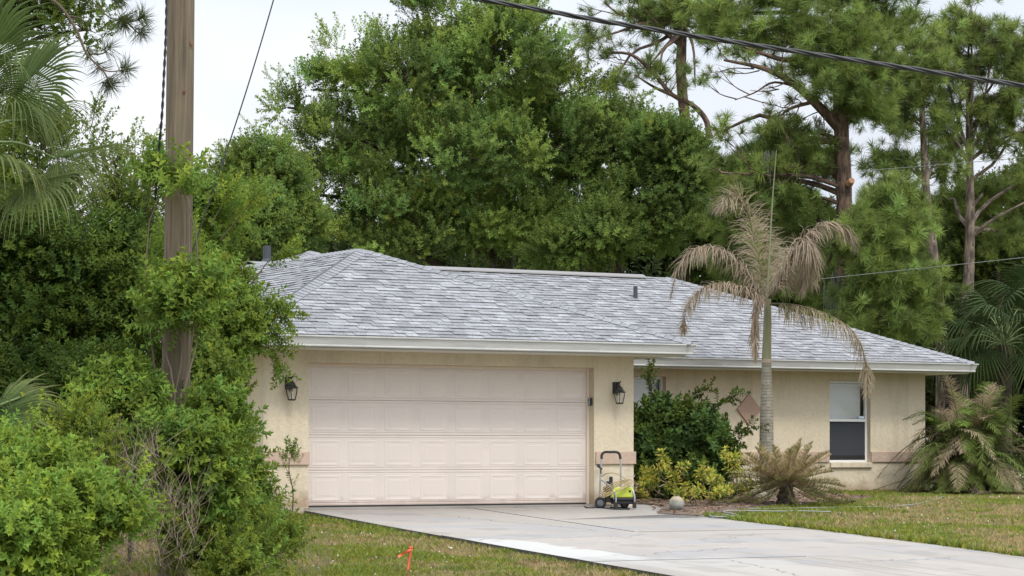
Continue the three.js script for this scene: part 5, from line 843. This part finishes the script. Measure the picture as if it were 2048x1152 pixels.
{ // cables
  const twisted = (name, pts, r, pitch, strands, mat, label, n) => {
    const cv = new THREE.CatmullRomCurve3(pts, false, 'centripetal'), L = cv.getLength(), root = thing(name, label, 'cable', pts[0].clone()), out = [];
    for (let s = 0; s < strands; s++) { const q = []; for (let i = 0; i <= n; i++) { const t = i / n, p = cv.getPointAt(t), T = cv.getTangentAt(t), N = V3(0, 0, 1).cross(T).normalize(), B = T.clone().cross(N), a = t * L / pitch * 6.283 + s / strands * 6.283; q.push(p.addScaledVector(N, Math.cos(a) * r).addScaledVector(B, Math.sin(a) * r).sub(pts[0])); } mesh('strand', tube(q, r * 1.02, r * 1.02, 7, n), mat, root); }
  };
  const wire = stdMat({ color: rgb(0.018, 0.018, 0.02), roughness: 0.5 });
  twisted('overhead_cable', [at(640, -48, 25), at(960, -1, 25), at(1240, 48, 25), at(1480, 86, 25), at(1760, 128, 25), at(2048, 171, 25), at(2300, 206, 25)], 0.0128, 0.85, 3, wire, 'thick twisted black cable crossing the sky at the upper right', 300);
  twisted('service_cable', [at(334, -60, 25.4), at(332, 60, 25.4), at(328, 150, 25.4), at(324, 230, 25.4), at(318, 300, 25.5), at(310, 400, 25.8)], 0.0075, 0.2, 2, wire, 'thin twisted cable hanging just left of the pole', 120);
  const line = (pts, r, label, c, cat = 'wire') => { const m = mesh('wire', tube(pts.map((p) => p.clone().sub(pts[0])), r, r, 6, 30), stdMat({ color: rgb(...c), roughness: 0.5 })); m.position.copy(pts[0]); tag(m, label, cat); };
  line([at(566, -70, 27), at(547, 0, 27), at(490, 190, 27), at(425, 385, 27), at(370, 545, 27)], 0.0075, 'thin dark wire slanting down from the top right of the pole', [0.03, 0.03, 0.032]);
  line([at(1640, 558, 57), at(1840, 537, 57), at(2048, 515, 57), at(2200, 497, 57)], 0.008, 'lower faint pale wire crossing in front of the pine trunks', [0.13, 0.14, 0.12]);
  line([at(1720, 342, 57), at(1900, 328, 57), at(2048, 315, 57), at(2200, 300, 57)], 0.007, 'upper faint pale wire crossing in front of the pine trunks', [0.13, 0.14, 0.12]);
}

// ------------------------------------------------------------------ things by the garage
function lantern(u, y, label) {
  const root = thing('wall_lantern', label, 'wall lantern', H(u, y, 0.002), TH, 'black wall lanterns beside the garage door'), z = 0.13;
  mesh('back_plate', [rbox(0.11, 0.19, 0.022, 0.01, 0, 0.1, 0.011), rbox(0.075, 0.13, 0.03, 0.012, 0, 0.1, 0.024)], M.black, root);
  mesh('arm', [tube([V3(0, 0.1, 0.03), V3(0, 0.17, 0.06), V3(0, 0.185, 0.1), V3(0, 0.13, z)], 0.012, 0.012, 8, 14), tube([V3(0, 0.13, z), V3(0, 0.18, z + 0.005), V3(0, 0.205, z + 0.025), V3(0, 0.195, z + 0.042), V3(0, 0.18, z + 0.032)], 0.007, 0.005, 6, 14), tube([V3(0, 0.02, 0.03), V3(0, -0.02, 0.05), V3(0, 0.0, 0.075), V3(0, 0.02, 0.066)], 0.006, 0.005, 6, 12)], M.black, root);
  const lathe = (pts, seg = 6) => new THREE.LatheGeometry(pts.map((q) => new THREE.Vector2(...q)), seg).toNonIndexed();
  const roof = lathe([[0.001, 0.145], [0.02, 0.14], [0.024, 0.12], [0.05, 0.1], [0.056, 0.075], [0.075, 0.05], [0.098, 0.03], [0.1, 0.02], [0.09, 0.018]]); roof.computeVertexNormals();
  mesh('lantern_roof', roof.translate(0, 0, z), M.black, root);
  const bars = [], R0 = 0.084, R1 = 0.056, y0 = 0.018, y1 = -0.145;
  for (let k = 0; k < 6; k++) { const a = k * Math.PI / 3, c = Math.cos(a), s = Math.sin(a); bars.push(tube([V3(c * R0, y0, s * R0 + z), V3(c * (R0 + 0.004), -0.03, s * (R0 + 0.004) + z), V3(c * R1, y1, s * R1 + z)], 0.0062, 0.0062, 5, 6)); const b = a + Math.PI / 3, cb = Math.cos(b), sb = Math.sin(b); bars.push(tube([V3(c * R1, y1, s * R1 + z), V3(cb * R1, y1, sb * R1 + z)], 0.007, 0.007, 5, 2)); }
  mesh('cage', bars, M.black, root);
  const gl = lathe([[R0 - 0.005, y0], [R0 - 0.001, -0.03], [R1 - 0.004, y1]]); gl.computeVertexNormals(); mesh('lantern_glass', gl.translate(0, 0, z), M.glass, root);
  mesh('base_cap', lathe([[R1 + 0.006, y1 + 0.004], [R1 + 0.008, y1 - 0.008], [0.04, y1 - 0.016], [0.001, y1 - 0.018]]).translate(0, 0, z), M.black, root);
  mesh('bulb', [new THREE.SphereGeometry(0.026, 14, 10).scale(1, 1.25, 1).translate(0, -0.05, z), new THREE.CylinderGeometry(0.014, 0.014, 0.05, 10).translate(0, -0.105, z)], M.bulb, root);
}
lantern(0.40, 1.755, 'black wall lantern left of the garage door, nearest the leafy shrubs'); lantern(6.16, 1.755, 'black wall lantern between the garage door and the corner, above the pressure washer');
{
  const root = thing('door_keypad', 'small grey and black keypad on the right jamb of the garage door', 'keypad', H(5.764, 1.63, -0.085), TH);
  mesh('housing', rbox(0.03, 0.125, 0.085, 0.008, -0.016, 0, 0), M.black, root); mesh('cover', rbox(0.012, 0.115, 0.04, 0.005, -0.034, 0, -0.012), stdMat({ color: rgb(0.3, 0.3, 0.31), roughness: 0.4 }), root);
  mesh('lens', new THREE.CylinderGeometry(0.011, 0.011, 0.008, 14).rotateZ(Math.PI / 2).translate(-0.042, 0.03, -0.012), M.black, root);
}
{ // pressure washer
  const g = onGround(1232, 1017), root = thing('pressure_washer', 'yellow-green electric pressure washer with coiled tan hose against the garage pier', 'pressure washer', g, 0.16), K = -g.z / F, X = (px) => (px - 1232) * K, Y = (py) => (1016 - py) * K, p = (x, y, z) => V3(X(x), Y(y), z);
  const lime = stdMat({ color: rgb(0.46, 0.53, 0.06), roughness: 0.42 }), steel = M.greyMetal;
  mesh('handle_tube', [tube([p(1201, 1004, -0.14), p(1203, 975, -0.15), p(1206, 925, -0.17), p(1208, 908, -0.18)], 0.0145, 0.0145, 9, 14), tube([p(1243, 1000, -0.14), p(1245, 975, -0.15), p(1246, 925, -0.17), p(1244, 908, -0.18)], 0.0145, 0.0145, 9, 14)], steel, root);
  mesh('foam_grip', tube([p(1207, 917, -0.178), p(1208, 908, -0.18), p(1213, 903.5, -0.18), p(1226, 903, -0.18), p(1239, 903.5, -0.18), p(1244, 908, -0.18), p(1245.5, 917, -0.178)], 0.021, 0.021, 10, 22), M.rubber, root);
  for (const s of [[[1207, 960, -0.14], [1213, 966, -0.02], [1224, 978, 0.1], [1228, 992, 0.14], [1228, 1008, 0.14]], [[1246, 958, -0.14], [1253, 965, -0.02], [1262, 978, 0.1], [1266, 992, 0.14], [1266, 1006, 0.14]]]) mesh('front_leg', tube(s.map((q) => p(...q)), 0.0145, 0.0145, 9, 16), steel, root);
  mesh('rubber_foot', rbox(0.055, 0.105, 0.06, 0.012, X(1228), 0.055, 0.14), M.black, root); mesh('rubber_foot', rbox(0.055, 0.105, 0.06, 0.012, X(1266), 0.06, 0.14), M.black, root);
  const shell = new THREE.Shape(); shell.moveTo(-0.17, 0); shell.lineTo(0.17, 0); shell.lineTo(0.165, 0.09); shell.quadraticCurveTo(0.15, 0.135, 0.1, 0.135); shell.lineTo(-0.12, 0.125); shell.quadraticCurveTo(-0.165, 0.1, -0.17, 0);
  mesh('motor_cover', new THREE.ExtrudeGeometry(shell, { depth: 0.2, bevelEnabled: true, bevelSize: 0.018, bevelThickness: 0.02, bevelSegments: 3 }).translate(X(1243), 0.19, -0.1), lime, root);
  const emb = mesh('emblem', new THREE.CylinderGeometry(0.022, 0.018, 0.01, 5).rotateX(Math.PI / 2).translate(X(1257), 0.275, 0.125), M.black, root); emb.userData.label = 'small black shield-shaped emblem';
  mesh('chassis', [rbox(0.34, 0.12, 0.22, 0.02, X(1245), 0.13, 0), rbox(0.3, 0.03, 0.05, 0.01, X(1245), 0.15, 0.115), rbox(0.1, 0.12, 0.16, 0.02, X(1217), 0.16, -0.02)], M.rubber, root);
  mesh('pump', [new THREE.CylinderGeometry(0.05, 0.06, 0.1, 16).translate(X(1220), 0.38, -0.05), new THREE.CylinderGeometry(0.03, 0.03, 0.07, 12).translate(X(1223), 0.45, -0.05), rbox(0.16, 0.1, 0.14, 0.025, X(1218), 0.3, -0.04), rbox(0.05, 0.03, 0.03, 0.008, X(1223), 0.49, -0.05)], M.black, root);
  mesh('brass_valve', new THREE.CylinderGeometry(0.02, 0.02, 0.14, 10).rotateZ(0.5).translate(X(1222), 0.21, 0.1), stdMat({ color: rgb(0.35, 0.33, 0.3), metalness: 0.6, roughness: 0.4 }), root);
  for (const [x, y, r] of [[1201, 1004, 0.092], [1252, 1008, 0.07]]) { const w = mesh('wheel', new THREE.TorusGeometry(r * 0.76, r * 0.26, 10, 26).scale(1, 1, 1.2), M.rubber, root); w.position.copy(p(x, y, x < 1230 ? -0.02 : -0.1)); w.position.y = r; w.rotation.y = -0.35; mesh('rim', [new THREE.CylinderGeometry(r * 0.6, r * 0.6, 0.03, 20).rotateX(Math.PI / 2), new THREE.CylinderGeometry(r * 0.2, r * 0.22, 0.06, 12).rotateX(Math.PI / 2), ...[0, 1, 2, 3, 4].map((k) => new THREE.BoxGeometry(r * 0.1, r * 1.1, 0.04).rotateZ(k * Math.PI / 5))], stdMat({ color: rgb(0.2, 0.2, 0.21), roughness: 0.5 }), w); }
  const r = rngOf(141), loops = [];
  for (let i = 0; i < 4; i++) { const q = [], cx = 1225 + i * 2, cy = 979 - i * 2.6, A = 28 + i * 1.6, B = 3 + i * 1.7, ang = -0.55 + i * 0.07; for (let k = 0; k <= 24; k++) { const t = k / 24 * 6.283, x = Math.cos(t) * A, y = Math.sin(t) * B; q.push(p(cx + x * Math.cos(ang) - y * Math.sin(ang), cy + x * Math.sin(ang) + y * Math.cos(ang), 0.16 + Math.sin(t) * 0.05 + gauss(r) * 0.008 - Math.abs(x) * 0.001)); } loops.push(tube(q, 0.0075, 0.0075, 7, 48)); }
  loops.push(tube([p(1205, 952, -0.1), p(1212, 946, 0.05), p(1226, 945, 0.1), p(1242, 952, 0.08), p(1254, 962, 0.05), p(1255, 970, 0.1)], 0.007, 0.007, 7, 24));
  const hz = mesh('hose_coil', loops, stdMat({ color: rgb(0.34, 0.26, 0.12), roughness: 0.5 }), root); hz.userData.label = 'tan high-pressure hose wound over the frame';
  mesh('spray_gun', [tube([p(1197, 931, -0.1), p(1202, 934, -0.1), p(1206, 938, -0.1)], 0.018, 0.014, 8, 6), tube([p(1202, 934, -0.1), p(1203, 940, -0.08), p(1204, 946, -0.1)], 0.012, 0.01, 8, 6), rbox(0.04, 0.03, 0.04, 0.008, X(1199), Y(929), -0.1)], M.black, root);
  const gp = (x, y, l = 0.012) => { const q = onGround(x, y); q.y += l; return q; }, cp = [gp(1146, 1009), gp(1165, 1012), gp(1178, 1017), gp(1200, 1016), gp(1230, 1020), gp(1257, 1020), gp(1248, 1016.5), gp(1220, 1016)];
  const cord = mesh('power_cord', tube(cp.map((q) => q.clone().sub(cp[0])), 0.009, 0.009, 6, 50), M.rubber); cord.position.copy(cp[0]); tag(cord, 'black power cord lying on the concrete under the pressure washer', 'cord');
}
{ // concrete ball
  const g = onGround(1353, 1022), root = thing('concrete_ball', 'weathered grey concrete ball ornament at the driveway edge', 'garden ornament', g), s = new THREE.SphereGeometry(0.124, 40, 28), q = s.attributes.position;
  for (let i = 0; i < q.count; i++) { const v = V3().fromBufferAttribute(q, i), k = 1 + 0.012 * (vnoise(v.x * 40 + 50, v.y * 40 + v.z * 31 + 50, 4096, 3) - 0.5) * 2; v.multiplyScalar(k); v.y *= 0.97; q.setXYZ(i, v.x, v.y, v.z); } s.computeVertexNormals();
  mesh('ball', s.translate(0, 0.113, 0), stdMat({ map: dataTex(512, (x, y) => { const a = fbm(x * 8, y * 8, 8, 5, 151), d = smooth(0.6, 0.72, y + 0.35 * (fbm(x * 14, y * 14, 14, 4, 152) - 0.5)) , m = smooth(0.5, 0.7, fbm(x * 6, y * 6, 6, 4, 153)); let c = [0.23 + 0.12 * a, 0.235 + 0.12 * a, 0.21 + 0.1 * a]; c = c.map((z, i) => lerp(z, [0.13, 0.13, 0.09][i], m * 0.5)); c = c.map((z, i) => lerp(z, [0.36, 0.28, 0.2][i], d * 0.8)); return c.map(S); }), bumpMap: barkBump, bumpScale: 0.006, roughness: 0.95 }), root);
  mesh('spike', [new THREE.CylinderGeometry(0.014, 0.022, 0.035, 12).translate(0, 0.25, 0), new THREE.CylinderGeometry(0.02, 0.012, 0.02, 12).translate(0, 0.275, 0)], stdMat({ color: rgb(0.07, 0.06, 0.05) }), root);
}
{ // stone behind the sago
  const g = onGround(1512, 1003), s = new THREE.IcosahedronGeometry(0.17, 4).toNonIndexed(), q = s.attributes.position;
  for (let i = 0; i < q.count; i++) { const v = V3().fromBufferAttribute(q, i), k = 0.8 + 0.45 * fbm(v.x * 5 + 30, v.y * 5 + v.z * 4 + 30, 4096, 3, 4); v.multiplyScalar(k); v.x *= 1.2; v.y *= 0.85; q.setXYZ(i, v.x, v.y, v.z); } s.computeVertexNormals();
  const o = mesh('garden_rock', metreUV(s), stdMat({ color: rgb(0.36, 0.31, 0.25), map: stuccoMap, bumpMap: stuccoBump, bumpScale: 0.02 })); o.position.set(g.x, g.y + 0.08, g.z); tag(o, 'pale weathered rock behind the left fronds of the sago', 'rock');
}
{ // garden hose on the lawn
  const P = (x, y) => { const q = onGround(x, y); q.y += 0.03; return q; };
  const a = [[1418, 1034], [1426, 1037], [1448, 1037.5], [1468, 1036], [1472, 1033], [1462, 1031], [1447, 1028], [1458, 1025.5], [1500, 1025.5], [1560, 1026.5], [1600, 1026], [1640, 1027], [1662, 1027.5]].map((q) => P(...q)), b = [[1497, 1021.5], [1560, 1020.5], [1640, 1019], [1708, 1017.5], [1780, 1016.5], [1830, 1012], [1866, 1003], [1890, 995]].map((q) => P(...q));
  const root = thing('garden_hose', 'grey-green garden hose lying across the lawn edge by the mulch', 'garden hose', a[0].clone()), m = stdMat({ color: rgb(0.2, 0.215, 0.2), roughness: 0.6 });
  mesh('hose_length', tube(a.map((q) => q.sub(root.position)), 0.013, 0.013, 7, 80), m, root); mesh('hose_length', tube(b.map((q) => q.sub(root.position)), 0.009, 0.009, 7, 60), m, root);
}
{ // survey stake
  const g = onGround(818, 1158, 0.1), root = thing('survey_stake', 'wooden stake with fluttering orange ribbon in the front lawn', 'stake', g), K = -g.z / F, p = (x, y, z) => V3((x - 818) * K, (1158 - y) * K, z);
  mesh('stake', metreUV(rbox(0.032, 0.46, 0.016, 0.003).rotateZ(-0.035).translate(0.004, 0.2, 0)), stdMat({ color: rgb(0.34, 0.22, 0.11), map: barkTex(161, 10, 3, 0.7, 1, [1, 0.95, 0.9]) }), root);
  const rib = stdMat({ color: rgb(0.75, 0.15, 0.06), roughness: 0.45 }), strip = (pts, w) => { const tb = new TB(), cv = new THREE.CatmullRomCurve3(pts), n = 14; let pr = null; for (let i = 0; i <= n; i++) { const t = i / n, c = cv.getPoint(t), T = cv.getTangent(t), N = V3(0, 0, 1).cross(T).normalize().applyAxisAngle(T, Math.sin(t * 7) * 0.5), cur = [c.clone().addScaledVector(N, w / 2), c.clone().addScaledVector(N, -w / 2)]; if (pr) tb.quad(pr[0], pr[1], cur[1], cur[0]); pr = cur; } return tb.geo(); };
  mesh('ribbon', [strip([p(820, 1094, 0.012), p(824, 1098, 0.022), p(820, 1100, 0.02), p(812, 1104, 0.025), p(803, 1109, 0.02), p(797, 1113, 0.04)], 0.03), strip([p(822, 1094, 0.014), p(821, 1108, 0.02), p(818, 1125, 0.015), p(816, 1140, 0.02)], 0.024), new THREE.TorusGeometry(0.02, 0.007, 6, 14).rotateX(Math.PI / 2).scale(1, 1.6, 0.8).translate((821 - 818) * K, (1158 - 1095) * K, 0)], rib, root);
}

// ------------------------------------------------------------------ grass, leaf litter, mulch chips
{
  const blades = [1, 2, 3].map((s) => { const r = rngOf(230 + s), tb = new TB(); for (let i = 0; i < 9; i++) { const a = r() * 6.283, b = V3(gauss(r) * 0.03, -0.01, gauss(r) * 0.03), l = 0.03 + 0.035 * r(), lean = 0.3 + 0.8 * r(), e = b.clone().add(V3(Math.cos(a) * l * lean, l, Math.sin(a) * l * lean)), m = b.clone().lerp(e, 0.5).add(V3(0, l * 0.12, 0)), w = V3(-Math.sin(a), 0, Math.cos(a)).multiplyScalar(0.0032); tb.quad(b.clone().add(w), b.clone().sub(w), m.clone().sub(w), m.clone().add(w)); tb.tri(m.clone().add(w), m.clone().sub(w), e); } return tb.geo(); });
  const r = rngOf(241), inside = (poly, u, v) => { let c = false; for (let i = 0, j = poly.length - 1; i < poly.length; j = i++) if ((poly[i][1] > v) !== (poly[j][1] > v) && u < (poly[j][0] - poly[i][0]) * (v - poly[i][1]) / (poly[j][1] - poly[i][1]) + poly[i][0]) c = !c; return c; };
  const bedP = [uvOf(onGround(1315, 1027)), uvOf(onGround(1395, 1031)), uvOf(onGround(1450, 1025)), uvOf(onGround(1560, 1013)), uvOf(onGround(1690, 1005)), [13.2, -2.2], [13.6, -4.97], [6.54, -4.97], [6.54, -1.1], uvOf(onGround(1290, 1009))];
  const field = (name, label, u0, u1, v0, v1, n, drop, ok, tallEdge) => {
    const sc = [new Scatter()];
    for (let i = 0; i < n; i++) {
      const u = lerp(u0, u1, r()), v = lerp(v0, v1, r()); if (!ok(u, v)) continue;
      const k = fbm(u * 0.7 + 90, v * 0.7 + 90, 4096, 4, 7), k2 = fbm(u * 2.4 + 90, v * 2.4 + 90, 4096, 3, 17), edge = tallEdge(u, v), green = clamp(0.14 + smooth(0.62, 0.4, k) * 0.75 + (k2 - 0.45) * 1.2 + edge * 0.6);
      if (r() > 0.4 + green * 0.7 + edge) continue;
      const p = H(u, 0, v); p.y = hV(v) - drop; const c = r() < green ? colr([0.14, 0.215, 0.055], r, 0.3, 0.5) : colr([0.33, 0.275, 0.15], r, 0.3, 0.1);
      sc[0].put(p, V3(gauss(r) * 0.15, 1, gauss(r) * 0.15).normalize(), r() * 6.283, (0.7 + 0.7 * r()) * (1 + edge * 0.7) * (0.8 + 0.5 * k2), c);
    }
    const root = thing(name, label, 'grass'); root.userData.kind = 'stuff'; sc.forEach((s, i) => s.build('grass_blades', blades[i], M.leaf, root, 'stuff'));
  };
  const eR = (u, v) => { let m = 9; for (let i = 0; i < rightEdge.length - 1; i++) { const a = rightEdge[i], b = rightEdge[i + 1], dx = b[0] - a[0], dy = b[1] - a[1], t = clamp(((u - a[0]) * dx + (v - a[1]) * dy) / (dx * dx + dy * dy)); m = Math.min(m, Math.hypot(u - a[0] - dx * t, v - a[1] - dy * t)); } return m; };
  field('grass', 'patchy green and straw-coloured lawn grass right of the driveway', 3.5, 24, -4.95, 12.5, 150000, 0.012, (u, v) => inside(lawnPoly, u, v) && !inside(bedP, u, v), (u, v) => smooth(0.35, 0.0, eR(u, v)) * 0.9 + smooth(-4.6, -4.95, v) * 0.5);
  field('grass', 'patchy lawn grass in front, left of the driveway', -8, 0.62, -0.3, 16, 110000, 0.1, (u, v) => u < lerp(0.62, 0.27, clamp(v / 11)), (u, v) => smooth(0.3, 0.02, lerp(0.6, 0.27, clamp(v / 11)) - u) * 0.5);
  const chips = new Scatter(), cg = new THREE.BoxGeometry(0.012, 0.06, 0.005), fl = new Scatter(), fg = new THREE.IcosahedronGeometry(0.009, 0);
  for (let i = 0; i < 5200; i++) { const u = lerp(3.8, 13.6, r()), v = lerp(-4.9, 4.5, r()); if (!inside(bedP, u, v)) continue; const p = H(u, 0, v); p.y = hV(v) + 0.03; chips.put(p, rdir(r).multiply(V3(1, 0.3, 1)).normalize(), r() * 6, 0.5 + r(), colr(r() < 0.3 ? [0.3, 0.22, 0.15] : [0.13, 0.085, 0.06], r, 0.4)); }
  tag(chips.build('mulch_chips', cg, stdMat({})), 'brown bark chips and dead leaves on the planting bed', 'mulch', null, 'stuff');
  for (let i = 0; i < 260; i++) { const rt = r() < 0.65, u = rt ? lerp(7, 20, r()) : lerp(-3, 0, r()), v = rt ? lerp(-4.5, 9, r()) : lerp(2, 13, r()); if (rt && (!inside(lawnPoly, u, v) || inside(bedP, u, v))) continue; const p = H(u, 0, v); p.y = hV(v) + (rt ? 0.03 : -0.06); fl.put(p, UPV, r(), 0.6 + r(), null); }
  tag(fl.build('lawn_flowers', fg, stdMat({ color: rgb(0.75, 0.75, 0.68) })), 'tiny white flowers dotted through the lawn', 'flowers', null, 'stuff');
}
renderer.render(scene, camera);
